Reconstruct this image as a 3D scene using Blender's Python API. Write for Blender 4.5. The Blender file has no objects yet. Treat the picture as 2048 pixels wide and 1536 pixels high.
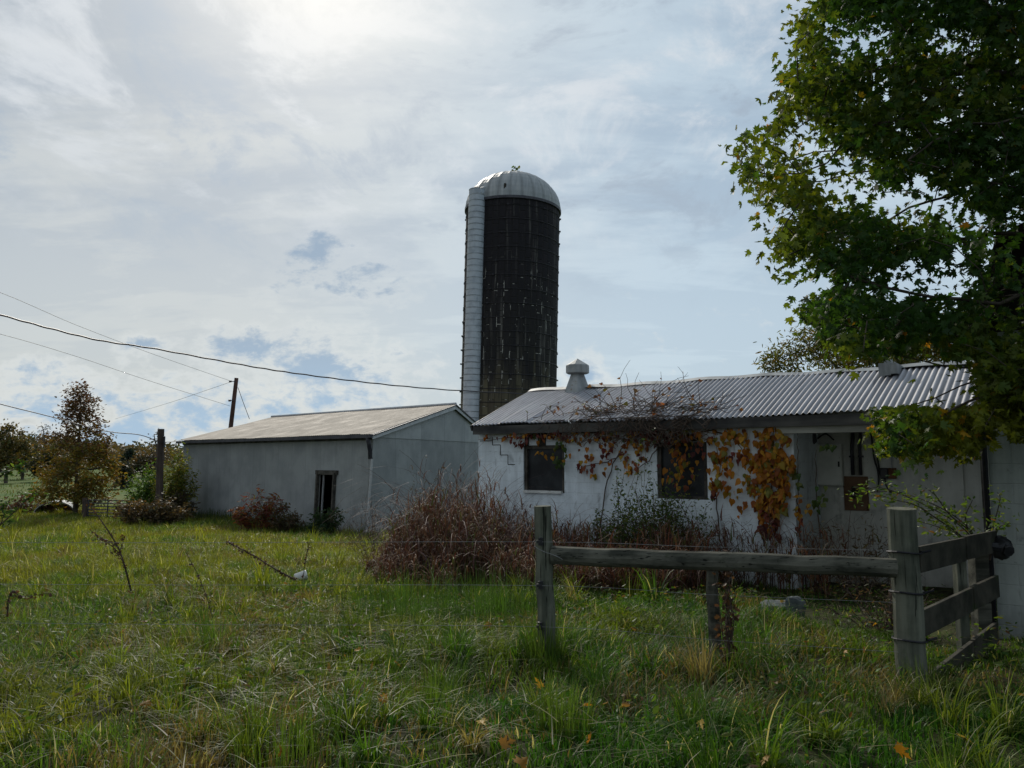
import bpy, math, random
import numpy as np
from mathutils import Vector, Matrix, noise as mnoise

random.seed(11)
rng = np.random.default_rng(11)
C = bpy.context.scene.collection
SC = bpy.context.scene

# ------------------------------------------------------------------ camera model
F = 1536.0
TH = math.radians(5.58)
EYE = 1.65
def P(px, py, Y):
    """world point on the sight line through photo pixel (px, py) at distance Y."""
    u = (px - 1024) / F; v = (768 - py) / F
    d = np.array([u, math.cos(TH) - v * math.sin(TH), math.sin(TH) + v * math.cos(TH)])
    return np.array([0, 0, EYE]) + d * (Y / d[1])
def ray(px, py):
    u = (px - 1024) / F; v = (768 - py) / F
    return np.array([u, math.cos(TH) - v * math.sin(TH), math.sin(TH) + v * math.cos(TH)])

cam = bpy.data.cameras.new("camera"); cam.sensor_width = 36; cam.lens = 36 * F / 2048
cam.clip_end = 3000; cam.clip_start = 0.05
co = bpy.data.objects.new("camera", cam); C.objects.link(co)
co.location = (0, 0, EYE); co.rotation_euler = (math.pi / 2 + TH, 0, 0)
SC.camera = co
SC.render.engine = 'CYCLES'
SC.view_settings.view_transform = 'Standard'
SC.view_settings.look = 'None'
SC.view_settings.exposure = .13
SC.cycles.max_bounces = 6
SC.cycles.diffuse_bounces = 3
SC.cycles.transmission_bounces = 4
SC.cycles.use_denoising = True

# ------------------------------------------------------------------ noise helpers
def vnoise(x, y, scale, seed):
    r = np.random.default_rng(seed).random((64, 64))
    x = np.asarray(x) / scale + 1000.0; y = np.asarray(y) / scale + 1000.0
    xi = np.floor(x).astype(int); yi = np.floor(y).astype(int)
    fx = x - xi; fy = y - yi
    fx = fx * fx * (3 - 2 * fx); fy = fy * fy * (3 - 2 * fy)
    a = r[xi % 64, yi % 64]; b = r[(xi + 1) % 64, yi % 64]
    c = r[xi % 64, (yi + 1) % 64]; d = r[(xi + 1) % 64, (yi + 1) % 64]
    return (a * (1 - fx) + b * fx) * (1 - fy) + (c * (1 - fx) + d * fx) * fy
def fbm(x, y, scale, seed, o=3):
    s = 0; w = 0
    for i in range(o):
        s = s + vnoise(x, y, scale / 2 ** i, seed + i * 17) / 2 ** i; w += 1 / 2 ** i
    return s / w
def sstep(a, b, x):
    t = np.clip((np.asarray(x, float) - a) / (b - a), 0, 1); return t * t * (3 - 2 * t)
def ground_z(x, y):
    x = np.asarray(x, float); y = np.asarray(y, float)
    yy = np.clip(y, 4.5, 29.5) - 4.5
    z = -0.049 * yy
    z = z + ((vnoise(x, y, 1.4, 3) - .5) * .12 + (vnoise(x, y, .62, 6) - .5) * .15) * np.exp(-np.maximum(y - 5, 0) / 14) + (vnoise(x, y, 6, 4) - .5) * .12 * sstep(8, 14, y)
    far = np.maximum(y - 60, 0)
    z = z + far * 0.004 * (1 - sstep(300, 900, y)) + (fbm(x, y, 90, 5) - .5) * 2.0 * sstep(50, 140, y)
    return z

# ------------------------------------------------------------------ mesh helpers
class MB:
    def __init__(s): s.v = []; s.f = []; s.c = []; s.col = (1, 1, 1)
    def add(s, V, Fs):
        n = len(s.v); s.v += [tuple(map(float, p)) for p in V]; s.c += [s.col] * len(V)
        s.f += [tuple(i + n for i in f) for f in Fs]
    def box(s, a, b):
        x0, y0, z0 = a; x1, y1, z1 = b
        s.add([(x0,y0,z0),(x1,y0,z0),(x1,y1,z0),(x0,y1,z0),(x0,y0,z1),(x1,y0,z1),(x1,y1,z1),(x0,y1,z1)],
              [(0,3,2,1),(4,5,6,7),(0,1,5,4),(1,2,6,5),(2,3,7,6),(3,0,4,7)])
    def beam(s, p, q, w, h, up=(0, 0, 1)):
        p = np.array(p, float); q = np.array(q, float); d = q - p; d /= np.linalg.norm(d)
        r = np.cross(d, up); r /= np.linalg.norm(r); u = np.cross(r, d)
        V = [e + r * a * w / 2 + u * b * h / 2 for e in (p, q) for a, b in ((-1,-1),(1,-1),(1,1),(-1,1))]
        s.add(V, [(0,1,2,3),(7,6,5,4),(0,4,5,1),(1,5,6,2),(2,6,7,3),(3,7,4,0)])
    def tube(s, pts, rad, n=6, cap=True, jit=0, phase=0.):
        pts = [np.array(p, float) for p in pts]
        if np.isscalar(rad): rad = [rad] * len(pts)
        V = []; m = len(pts); prev = None
        for i, p in enumerate(pts):
            d = pts[min(i + 1, m - 1)] - pts[max(i - 1, 0)]; L = np.linalg.norm(d); d = d / (L if L > 1e-9 else 1)
            if prev is None:
                ref = np.array([0, 0, 1.]) if abs(d[2]) < .9 else np.array([1., 0, 0])
                a = np.cross(d, ref)
            else:
                a = prev - d * np.dot(prev, d)
            a /= max(np.linalg.norm(a), 1e-9); prev = a; b = np.cross(d, a)
            for k in range(n):
                t = 2 * math.pi * k / n + phase; rr = rad[i] * (1 + (random.uniform(-jit, jit) if jit else 0))
                V.append(p + a * math.cos(t) * rr + b * math.sin(t) * rr)
        Fs = [(i*n+k, i*n+(k+1)%n, (i+1)*n+(k+1)%n, (i+1)*n+k) for i in range(m-1) for k in range(n)]
        if cap: Fs += [tuple(range(n))[::-1], tuple((m-1)*n+k for k in range(n))]
        s.add(V, Fs)
    def lathe(s, prof, n=24, c=(0, 0, 0)):
        V = [(c[0]+r*math.cos(2*math.pi*k/n), c[1]+r*math.sin(2*math.pi*k/n), c[2]+z) for r, z in prof for k in range(n)]
        Fs = [(i*n+k, i*n+(k+1)%n, (i+1)*n+(k+1)%n, (i+1)*n+k) for i in range(len(prof)-1) for k in range(n)]
        s.add(V, Fs)
    def arr(s): return np.array(s.v, float), s.f, np.array(s.c, float)

def link(name, me, mat, parent=None):
    o = bpy.data.objects.new(name, me); C.objects.link(o)
    if mat is not None: me.materials.append(mat)
    if parent is not None: o.parent = parent
    return o
def obj(name, mb, mat, parent=None, smooth=False, world=False, bevel=0):
    V, Fs, c = mb.arr()
    if world and parent is not None: V = V - np.array(parent.location)
    me = bpy.data.meshes.new(name); me.from_pydata([tuple(v) for v in V], [], Fs)
    ca = me.color_attributes.new("col", 'FLOAT_COLOR', 'POINT')
    ca.data.foreach_set("color", np.c_[c, np.ones(len(c))].astype(np.float32).ravel())
    if smooth: me.polygons.foreach_set("use_smooth", [True] * len(me.polygons))
    me.update()
    o = link(name, me, mat, parent)
    if bevel:
        m = o.modifiers.new("bevel", 'BEVEL'); m.width = bevel; m.segments = 2; m.limit_method = 'ANGLE'
    return o
def big(name, V, Fa, col, mat, parent=None, smooth=False):
    """V (n,3), Fa (m,k) constant k faces, col (n,3)"""
    V = np.asarray(V, np.float32)
    if parent is not None: V = V - np.array(parent.location, np.float32)
    Fa = np.asarray(Fa, np.int32); m, k = Fa.shape
    me = bpy.data.meshes.new(name)
    me.vertices.add(len(V)); me.vertices.foreach_set("co", V.ravel())
    me.loops.add(m * k); me.loops.foreach_set("vertex_index", Fa.ravel())
    me.polygons.add(m); me.polygons.foreach_set("loop_start", np.arange(m, dtype=np.int32) * k)
    try: me.polygons.foreach_set("loop_total", np.full(m, k, np.int32))
    except Exception: pass
    if smooth: me.polygons.foreach_set("use_smooth", np.ones(m, bool))
    ca = me.color_attributes.new("col", 'FLOAT_COLOR', 'POINT')
    ca.data.foreach_set("color", np.c_[col, np.ones(len(V))].astype(np.float32).ravel())
    me.update(calc_edges=True); me.validate()
    return link(name, me, mat, parent)
def tag(o, label=None, cat=None, group=None, kind=None):
    if label: o["label"] = label
    if cat: o["category"] = cat
    if group: o["group"] = group
    if kind: o["kind"] = kind
    return o
def thing(name, label, cat, loc=(0, 0, 0), rz=0, group=None):
    o = bpy.data.objects.new(name, None); C.objects.link(o); o.empty_display_size = .2
    o.location = [float(c) for c in loc]; o.rotation_euler = (0, 0, rz)
    return tag(o, label, cat, group)

# ------------------------------------------------------------------ material helpers
class NT:
    def __init__(s, nt): s.t = nt; s.n = nt.nodes; s.l = nt.links
    def node(s, typ, **kw):
        x = s.n.new(typ)
        for k, v in kw.items():
            if k == 'ins':
                for i, val in v.items(): s.put(x.inputs[i], val)
            else: setattr(x, k, v)
        return x
    def put(s, sock, val):
        if isinstance(val, bpy.types.NodeSocket): s.l.new(val, sock)
        elif isinstance(val, bpy.types.Node): s.l.new(val.outputs[0], sock)
        else:
            if hasattr(sock, 'default_value'):
                try: sock.default_value = val
                except Exception: sock.default_value = (*val, 1)
    def math(s, op, a, b=None, c=None, clamp=False):
        x = s.n.new('ShaderNodeMath'); x.operation = op; x.use_clamp = clamp
        s.put(x.inputs[0], a)
        if b is not None: s.put(x.inputs[1], b)
        if c is not None: s.put(x.inputs[2], c)
        return x.outputs[0]
    def mix(s, f, a, b, typ='MIX'):
        x = s.n.new('ShaderNodeMix'); x.data_type = 'RGBA'; x.blend_type = typ
        s.put(x.inputs[0], f)
        for i, v in ((6, a), (7, b)):
            if isinstance(v, tuple): v = (*v[:3], 1)
            s.put(x.inputs[i], v)
        return x.outputs[2]
    def ramp(s, f, a, b, va=0., vb=1.):
        x = s.n.new('ShaderNodeMapRange'); x.interpolation_type = 'SMOOTHSTEP'
        for i, v in enumerate((f, a, b, va, vb)): s.put(x.inputs[i], v)
        return x.outputs[0]
    def noise(s, vec, scale, detail=4, rough=.55, dist=0.):
        x = s.n.new('ShaderNodeTexNoise'); s.put(x.inputs['Vector'], vec)
        x.inputs['Scale'].default_value = scale; x.inputs['Detail'].default_value = detail
        x.inputs['Roughness'].default_value = rough; x.inputs['Distortion'].default_value = dist
        return x.outputs[0]
    def scale(s, vec, sc):
        x = s.n.new('ShaderNodeMapping'); s.put(x.inputs[0], vec); x.inputs[3].default_value = sc; return x.outputs[0]
    def coord(s, w='Object'): return s.n.new('ShaderNodeTexCoord').outputs[w]
def newmat(name):
    m = bpy.data.materials.new(name); m.use_nodes = True; t = NT(m.node_tree); t.n.clear()
    out = t.n.new('ShaderNodeOutputMaterial'); b = t.n.new('ShaderNodeBsdfPrincipled')
    t.l.new(b.outputs[0], out.inputs[0]); return m, t, b, out
def setp(t, b, **kw):
    M = dict(col='Base Color', rough='Roughness', metal='Metallic', spec='Specular IOR Level', normal='Normal')
    for k, v in kw.items():
        if isinstance(v, tuple): v = (*v, 1)
        t.put(b.inputs[M[k]], v)
def bump(t, h, dist=.01, st=.6):
    x = t.n.new('ShaderNodeBump'); t.put(x.inputs['Height'], h); x.inputs['Distance'].default_value = dist
    x.inputs['Strength'].default_value = st; return x.outputs[0]

def veg_mat(name, trans=.35, rough=.5, spec=.35, tint=(1.15, 1.15, .7)):
    m, t, b, out = newmat(name)
    a = t.node('ShaderNodeAttribute', attribute_name='col').outputs[0]
    setp(t, b, col=a, rough=rough, spec=spec)
    tr = t.n.new('ShaderNodeBsdfTranslucent'); t.put(tr.inputs[0], t.mix(1., a, tint, 'MULTIPLY'))
    mx = t.n.new('ShaderNodeMixShader'); mx.inputs[0].default_value = trans
    t.l.new(b.outputs[0], mx.inputs[1]); t.l.new(tr.outputs[0], mx.inputs[2]); t.l.new(mx.outputs[0], out.inputs[0])
    return m
def simple_mat(name, c1, c2, scale=3., st=(1, 1, 1), rough=.8, metal=0., bd=.004, detail=5, spec=.3, spots=None):
    m, t, b, out = newmat(name)
    v = t.scale(t.coord(), st)
    n = t.noise(v, scale, detail, .6); n2 = t.noise(t.coord(), scale * .35, 3)
    f = t.ramp(t.math('ADD', t.math('MULTIPLY', n, .65), t.math('MULTIPLY', n2, .45)), .38, .72)
    col = t.mix(f, c1, c2)
    if spots:
        sp = t.ramp(t.noise(t.coord(), spots[1], 6, .65), spots[2], spots[2] + .1)
        col = t.mix(sp, col, spots[0])
    setp(t, b, col=col, rough=rough, metal=metal, spec=spec)
    if bd: setp(t, b, normal=bump(t, n, bd))
    return m

M = {}
M['grass'] = veg_mat('grass_blades', .5, .5, .25, (1.35, 1.3, .5))
M['dry'] = veg_mat('dry_stalks', .25, .6, .12, (1.1, .9, .7))
M['leaf'] = veg_mat('leaf', .5, .5, .2, (1.35, 1.35, .45))
M['leafo'] = veg_mat('autumn_leaf', .42, .5, .2, (1.35, 1.0, .4))
M['bark'] = simple_mat('bark', (.035, .027, .02), (.09, .075, .06), 8, (1, 1, .25), .9, bd=.01)
M['twig'] = simple_mat('twig', (.032, .021, .016), (.085, .06, .045), 12, rough=.8, bd=0)
def wood_mat(name, c1, c2, axis, moss):
    m, t, b, out = newmat(name); co_ = t.coord()
    st = tuple(.07 if i == axis else 1. for i in range(3)); st2 = tuple(.03 if i == axis else 1. for i in range(3))
    n = t.noise(t.scale(co_, st), 11., 7, .62); big_ = t.noise(co_, 2.4, 5, .6); cr = t.noise(t.scale(co_, st2), 62., 4, .5, .1); kn = t.noise(co_, 9., 6, .7)
    col = t.mix(t.ramp(t.math('ADD', t.math('MULTIPLY', n, .6), t.math('MULTIPLY', big_, .4)), .38, .62), c1, c2)
    col = t.mix(t.ramp(kn, .58, .72, 0, .8), col, moss)
    crk = t.ramp(cr, .36, .325)
    col = t.mix(t.math('MULTIPLY', crk, .85), col, tuple(c * .2 for c in c1))
    h = t.math('SUBTRACT', t.math('ADD', n, t.math('MULTIPLY', kn, .3)), t.math('MULTIPLY', crk, 1.2))
    setp(t, b, col=col, rough=.9, spec=.15, normal=bump(t, h, .012, .9)); return m
M['post'] = wood_mat('weathered_post_wood', (.052, .058, .044), (.15, .155, .122), 2, (.07, .085, .05))
M['rail'] = wood_mat('weathered_rail_wood', (.028, .030, .024), (.11, .108, .088), 0, (.045, .05, .032))
M['board'] = simple_mat('mossy_board', (.022, .022, .016), (.075, .068, .052), 6, (1, 1, 1), .9, bd=.005, spots=((.03, .04, .018), 5, .55))
M['black'] = simple_mat('black_plastic', (.012, .012, .014), (.03, .03, .033), 20, rough=.45, bd=0)
M['cable'] = simple_mat('black_cable', (.008, .008, .012), (.02, .02, .025), 20, rough=.5, bd=0)
M['wire'] = simple_mat('galvanised_wire', (.16, .16, .16), (.26, .26, .26), 20, rough=.6, metal=.3, bd=0)
M['oldpole'] = simple_mat('old_pole', (.03, .022, .018), (.085, .06, .05), 5, (1, 1, .08), .9, bd=.01)
M['redpole'] = simple_mat('brown_pole', (.05, .025, .02), (.11, .06, .05), 5, (1, 1, .08), .9, bd=.01)
M['rust'] = simple_mat('rust', (.06, .025, .012), (.17, .08, .04), 9, rough=.9, bd=.003)
M['boxwood'] = simple_mat('brown_board', (.09, .05, .028), (.17, .10, .06), 5, rough=.8, bd=.002, spots=((.03, .015, .012), 4, .6))
M['panel'] = simple_mat('grey_enamel', (.46, .48, .45), (.6, .61, .58), 4, rough=.55, bd=.001, spots=((.16, .14, .1), 7, .66))
M['fascia'] = simple_mat('weathered_fascia', (.022, .022, .024), (.095, .092, .085), 5, (.12, 1, 1), .85, bd=.004)
M['beam'] = simple_mat('pale_beam', (.16, .16, .14), (.3, .3, .27), 5, (.12, 1, 1), .8, bd=.003)
M['glass'] = simple_mat('dirty_pane', (.008, .009, .012), (.03, .035, .04), 3, rough=.4, bd=0, spec=.22)
M['framew'] = simple_mat('window_wood', (.02, .018, .015), (.085, .078, .068), 9, rough=.8, bd=.003)
M['whitepaint'] = simple_mat('peeling_white_paint', (.45, .46, .45), (.68, .69, .68), 6, rough=.6, bd=.002, spots=((.14, .13, .11), 9, .6))
M['dark'] = simple_mat('dark_timber', (.015, .013, .011), (.04, .034, .028), 6, (1, 1, .2), .9, bd=.006)
M['stone'] = simple_mat('grey_stone', (.045, .058, .065), (.10, .12, .125), 6, rough=.85, bd=.02)
M['bright'] = simple_mat('white_plastic', (.6, .6, .6), (.78, .78, .76), 5, rough=.5, bd=0)
M['vent'] = simple_mat('vent_sheet_metal', (.17, .185, .19), (.33, .345, .35), 5, (1, 1, .3), .6, .05, .002, spots=((.16, .1, .07), 6, .6))

def wash_mat(name, c_hi, c_lo, base_z, dirt_shade, bw=.4, bh=.2, bmp=.012, mort=.006, mm=.2):
    """painted masonry: faint courses, stains, splash dirt at its foot"""
    m, t, b, out = newmat(name)
    co_ = t.coord(); sep = t.node('ShaderNodeSeparateXYZ', ins={0: co_})
    cmb = t.node('ShaderNodeCombineXYZ', ins={0: t.math('ADD', sep.outputs[0], sep.outputs[1]), 1: sep.outputs[2]})
    br = t.n.new('ShaderNodeTexBrick'); t.l.new(cmb.outputs[0], br.inputs['Vector'])
    for k, v in (('Scale', 1.), ('Mortar Size', mort), ('Mortar Smooth', .6), ('Brick Width', bw), ('Row Height', bh), ('Bias', 0.)): br.inputs[k].default_value = v
    br.inputs['Color1'].default_value = (1, 1, 1, 1); br.inputs['Color2'].default_value = (.9, .9, .9, 1); br.inputs['Mortar'].default_value = (.62, .62, .62, 1)
    big_ = t.noise(co_, .9, 6, .6, .4); fine = t.noise(co_, 14, 5, .65); streak = t.noise(t.scale(co_, (6, 6, .6)), 1.3, 5)
    f = t.ramp(t.math('ADD', t.math('MULTIPLY', big_, .6), t.math('MULTIPLY', streak, .4)), .36, .62)
    col = t.mix(f, c_lo, c_hi)
    col = t.mix(t.ramp(fine, .6, .72), col, tuple(c * .55 for c in c_hi))
    mil = t.ramp(t.math('ADD', t.math('MULTIPLY', t.noise(co_, 1.6, 8, .7, .6), .6), t.math('MULTIPLY', streak, .4)), .54, .66, 0, .7)
    col = t.mix(mil, col, tuple(c * .42 for c in c_lo))
    col = t.mix(t.math('MULTIPLY', t.ramp(br.outputs['Fac'], 0, 1), mm), col, tuple(c * .45 for c in c_hi))
    h = t.math('ADD', sep.outputs[2], t.math('MULTIPLY', t.noise(co_, 3., 5), 1.0))
    col = t.mix(t.ramp(h, base_z + 1.15, base_z + .25, 0, .8), col, dirt_shade)
    setp(t, b, col=col, rough=.85, spec=.2)
    hh = t.math('ADD', t.math('MULTIPLY', br.outputs['Fac'], -1.), t.math('MULTIPLY', fine, .5))
    setp(t, b, normal=bump(t, hh, bmp, .5)); return m
M['wash'] = wash_mat('whitewashed_block', (.70, .77, .83), (.52, .575, .62), -.6, (.20, .19, .17))
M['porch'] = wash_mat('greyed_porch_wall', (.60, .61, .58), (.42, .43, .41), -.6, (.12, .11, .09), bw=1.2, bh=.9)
M['block'] = wash_mat('barn_block', (.34, .365, .355), (.20, .225, .215), -.2, (.12, .13, .13), bmp=.01, mort=.007, mm=.14)

def metal_mat(name, c1, c2, rough=.45, metal=.6, rustc=(.2, .12, .08), sheet=.7, rustamt=.62, lines=.5, spec=.45, stk=.5):
    m, t, b, out = newmat(name)
    co_ = t.coord(); sep = t.node('ShaderNodeSeparateXYZ', ins={0: co_})
    wn = t.node('ShaderNodeTexWhiteNoise', noise_dimensions='1D')
    t.put(wn.inputs['W'], t.math('FLOOR', t.math('DIVIDE', sep.outputs[0], sheet)))
    st = t.noise(t.scale(co_, (7, .7, .7)), 1.4, 6, .62); bg = t.noise(co_, 1.1, 5, .6)
    f = t.ramp(t.math('ADD', t.math('MULTIPLY', st, stk), t.math('MULTIPLY', bg, 1 - stk)), .36, .64)
    col = t.mix(f, c1, c2)
    col = t.mix(t.math('MULTIPLY', wn.outputs[0], .28), col, tuple(c * .55 for c in c1))
    col = t.mix(t.ramp(t.noise(co_, 2.6, 7, .7), rustamt, rustamt + .16, 0, .75), col, rustc)
    fr = t.math('FRACT', t.math('DIVIDE', sep.outputs[0], sheet))
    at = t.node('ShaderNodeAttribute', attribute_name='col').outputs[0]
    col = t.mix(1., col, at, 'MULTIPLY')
    ln = t.math('MULTIPLY', t.math('LESS_THAN', fr, .022), lines)
    col = t.mix(ln, col, tuple(c * .25 for c in c1))
    setp(t, b, col=col, rough=t.ramp(bg, .3, .7, rough - .08, rough + .15), metal=metal, spec=spec)
    setp(t, b, normal=bump(t, st, .003, .3)); return m
M['roofmetal'] = metal_mat('corrugated_roof_metal', (.25, .25, .275), (.44, .44, .475), .48, .1, (.2, .16, .14))
M['shedroof'] = metal_mat('shed_roof_metal', (.345, .30, .25), (.45, .40, .34), .75, .0, (.22, .16, .115), .9, .58, .3, .12)
M['shedwall'] = metal_mat('shed_wall_metal', (.25, .265, .275), (.35, .365, .37), .6, .05, (.19, .17, .14), .8, .62, .25, .45, .18)
M['gutter'] = simple_mat('dark_gutter', (.02, .02, .03), (.06, .06, .07), 6, rough=.5, bd=0)
M['trim'] = simple_mat('grey_trim', (.3, .31, .33), (.42, .43, .45), 6, rough=.5, bd=0, metal=.3)

# ------------------------------------------------------------------ world: sky with clouds
SUN_AZ, SUN_EL = math.radians(-15.5), math.radians(36.5)
w = bpy.data.worlds.new("World"); SC.world = w; w.use_nodes = True
t = NT(w.node_tree); t.n.clear()
wo = t.n.new('ShaderNodeOutputWorld'); bg = t.n.new('ShaderNodeBackground'); t.l.new(bg.outputs[0], wo.inputs[0])
sky = t.n.new('ShaderNodeTexSky'); sky.sky_type = 'NISHITA'; sky.sun_disc = False
sky.sun_elevation = SUN_EL; sky.sun_rotation = SUN_AZ; sky.air_density = 1.; sky.dust_density = 1.5
gen = t.coord('Generated'); sep = t.node('ShaderNodeSeparateXYZ', ins={0: gen}); X, Y, Z = sep.outputs
zz = t.math('MAXIMUM', Z, 0.0)
pl = t.math('ADD', zz, .22)
pv = t.node('ShaderNodeCombineXYZ', ins={0: t.math('DIVIDE', X, pl), 1: t.math('DIVIDE', Y, pl), 2: t.math('MULTIPLY', zz, 1.5)}).outputs[0]
n1 = t.noise(t.scale(pv, (1., 1.5, 1)), 1.7, 9, .58, .3)
n2 = t.noise(t.scale(pv, (1.3, 1., 1)), 3.0, 10, .64, .35)
n4 = t.noise(t.scale(pv, (.55, 2.6, 1)), 2.2, 8, .6, .25)
n3 = t.noise(t.scale(gen, (1, 1, 2.2)), 9., 8, .58, .5)
sd = (math.sin(SUN_AZ) * math.cos(SUN_EL), math.cos(SUN_AZ) * math.cos(SUN_EL), math.sin(SUN_EL))
vd = t.node('ShaderNodeVectorMath', operation='DOT_PRODUCT', ins={0: gen, 1: sd}).outputs['Value']
vd = t.math('MAXIMUM', vd, 0.)
glow = t.math('POWER', vd, 110.); glow2 = t.math('POWER', vd, 14.)
cov = t.ramp(t.math('ADD', t.math('MULTIPLY', n1, .6), t.math('MULTIPLY', n4, .4)), .42, .585)
# warm pale on the sun's side, cool grey-blue away from it
base = t.mix(t.ramp(X, -.42, .25), (.515, .55, .555), (.50, .61, .69))
darkc = t.mix(t.ramp(X, -.42, .25), (.38, .435, .485), (.365, .47, .57))
low = t.ramp(Z, .36, .16)
cl = t.mix(t.math('MAXIMUM', cov, t.math('MULTIPLY', low, .65)), darkc, base)
wisps = t.math('MULTIPLY', t.ramp(n2, .49, .66), t.ramp(Z, .2, .42, 0, .75))
cl = t.mix(wisps, cl, (.68, .715, .74))
shad = t.math('MULTIPLY', t.ramp(n2, .48, .35), t.ramp(Z, .16, .36, 0, .8))
cl = t.mix(shad, cl, (.335, .41, .49))
cl = t.mix(t.math('MULTIPLY', glow2, .14), cl, (.68, .68, .66))
cl = t.mix(t.math('MULTIPLY', glow, .8), cl, (.98, .95, .88))
skyc = t.mix(1., sky.outputs[0], (.075, .08, .085), 'MULTIPLY')
cl = t.mix(.12, cl, skyc)
# low cumulus and gaps of blue grey near the horizon: gnomonic direction coordinates of real cloud banks
yc = t.math('MAXIMUM', Y, .05); gx = t.math('DIVIDE', X, yc); gz = t.math('DIVIDE', Z, yc)
def gn(px, py):
    r = ray(px, py); return r[0] / r[1], r[2] / r[1]
acc = None
for px, py, rx, ry, wt in ((520, 698, 95, 40, 1.), (610, 728, 110, 50, 1.), (700, 755, 90, 44, .95), (630, 520, 80, 48, .9), (720, 560, 90, 46, .5),
                       (320, 690, 60, 18, .5), (60, 795, 220, 50, .75), (270, 865, 200, 55, 1.), (420, 812, 170, 55, .85), (570, 800, 140, 42, .75), (700, 795, 110, 40, .7),
                       (1185, 745, 50, 32, .6), (790, 700, 26, 22, .4), (240, 900, 330, 30, .7)):
    cx, cz = gn(px, py)
    dx = t.math('DIVIDE', t.math('SUBTRACT', gx, cx), rx / F); dz = t.math('DIVIDE', t.math('SUBTRACT', gz, cz), ry / F)
    q = t.math('SUBTRACT', 1., t.math('SQRT', t.math('ADD', t.math('MULTIPLY', dx, dx), t.math('MULTIPLY', dz, dz))))
    q = t.math('SUBTRACT', t.math('MAXIMUM', q, -1.6), (1 - wt) * .8)
    acc = q if acc is None else t.math('MAXIMUM', acc, q)
gv = t.node('ShaderNodeCombineXYZ', ins={0: gx, 1: t.math('MULTIPLY', gz, 1.7), 2: 0.}).outputs[0]
n3b = t.noise(gv, 17., 11, .64, .15)
pm0 = t.math('ADD', t.math('MULTIPLY', acc, .85), t.math('MULTIPLY', t.math('SUBTRACT', n3b, .5), 5.5))
pm = t.math('MULTIPLY', t.ramp(pm0, -.15, .95), t.math('GREATER_THAN', Y, .06))
bluec = t.mix(t.ramp(gz, .02, .2), (.33, .48, .64), (.29, .385, .50))
rim = t.math('MULTIPLY', t.ramp(pm0, -.9, -.05), t.ramp(gz, .3, .1, 0, .55))
cl = t.mix(rim, cl, (.68, .71, .705))
cl = t.mix(t.math('MULTIPLY', pm, .86), cl, bluec)
# low puffs all round the horizon, so the sky also holds behind and beside
lowp = t.math('MULTIPLY', t.ramp(n3, .52, .66), t.math('MULTIPLY', t.ramp(Z, .16, .06), t.math('LESS_THAN', Y, .06)))
cl = t.mix(lowp, cl, (.36, .45, .56))
t.put(bg.inputs[0], cl); bg.inputs[1].default_value = 1.0
su = bpy.data.lights.new("sun", 'SUN'); su.energy = 2.8; su.angle = math.radians(7); su.color = (1, .93, .82)
so = bpy.data.objects.new("sun", su); C.objects.link(so)
so.rotation_euler = Vector(sd).to_track_quat('Z', 'Y').to_euler(); so.location = (-20, 60, 60)

# ------------------------------------------------------------------ building frames
ang = -math.atan2(.591, .807)
A = np.array([math.cos(ang), math.sin(ang), 0]); B = np.array([-math.sin(ang), math.cos(ang), 0])
O = np.array([-.71, 16.3, 0.])
BAR = O + A * 9.47 - B * 3.48
def loc(p):
    r = np.asarray(p)[..., :3] - O; return r @ A, r @ B
def hit(px, py, tt=0., o=O):
    """(s, z) where the sight line meets the upright plane t = tt of the milk house frame"""
    d = ray(px, py); e = np.array([0, 0, EYE]); k = (tt - np.dot(e - o, B)) / np.dot(d, B)
    p = e + d * k; return float(np.dot(p - o, A)), float(p[2])
SA = np.array([-.740, .673, 0.]); SA /= np.linalg.norm(SA)
SG = np.array([.351, .936, 0.]); SG /= np.linalg.norm(SG)
SCt = P(747, 868, 29.5); SCb = P(733, 1066, 29.5)
SL, SW, SPK = 16.07, 12.6, 7.24
def in_build(x, y):
    p = np.stack([x, y, 0 * x], -1); s, tt = loc(p)
    m = ((s > -.1) & (s < 9.6) & (tt > -.02) & (tt < 4.1)) | ((s > 9.4) & (tt > -3.55))
    r = p - np.array([SCt[0], SCt[1], 0]); det = SA[0] * SG[1] - SA[1] * SG[0]
    u = (r[..., 0] * SG[1] - r[..., 1] * SG[0]) / det; v = (SA[0] * r[..., 1] - SA[1] * r[..., 0]) / det
    return m | ((u > -.02) & (u < SL) & (v > -.02) & (v < SW)) | (np.hypot(x + .35, y - 47) < 3.)

# ------------------------------------------------------------------ ground
xs = np.r_[-1500, -700, -350, -200, -120, np.arange(-80, -20, 4.), np.arange(-20, -8, .5), np.arange(-8, 8, .2), np.arange(8, 20, .5), np.arange(20, 80, 4.), 120, 200, 350, 700, 1500]
ys = np.r_[-200, -60, -20, np.arange(-8, 3, 1.), np.arange(3, 13, .2), np.arange(13, 26, .4), np.arange(26, 60, 1.), np.arange(60, 300, 8.), 400, 600, 900, 1500, 2500]
gx_, gy_ = np.meshgrid(xs, ys, indexing='ij'); gz_ = ground_z(gx_, gy_)
nx, ny = gx_.shape; idx = np.arange(nx * ny).reshape(nx, ny)
Fq = np.stack([idx[:-1, :-1], idx[1:, :-1], idx[1:, 1:], idx[:-1, 1:]], -1).reshape(-1, 4)
m, t, b, out = newmat('ground_soil_and_turf')
co_ = t.coord(); n = t.noise(co_, .35, 7, .6, .3); nn = t.noise(co_, 5, 6, .65); sp_ = t.node('ShaderNodeSeparateXYZ', ins={0: co_})
near = t.mix(t.ramp(nn, .4, .65), (.018, .018, .009), (.05, .06, .02))
far = t.mix(t.ramp(n, .4, .62), (.05, .095, .018), (.095, .115, .03))
setp(t, b, col=t.mix(t.ramp(sp_.outputs[1], 14., 34.), near, far), rough=.95, spec=.1, normal=bump(t, nn, .05))
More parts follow.
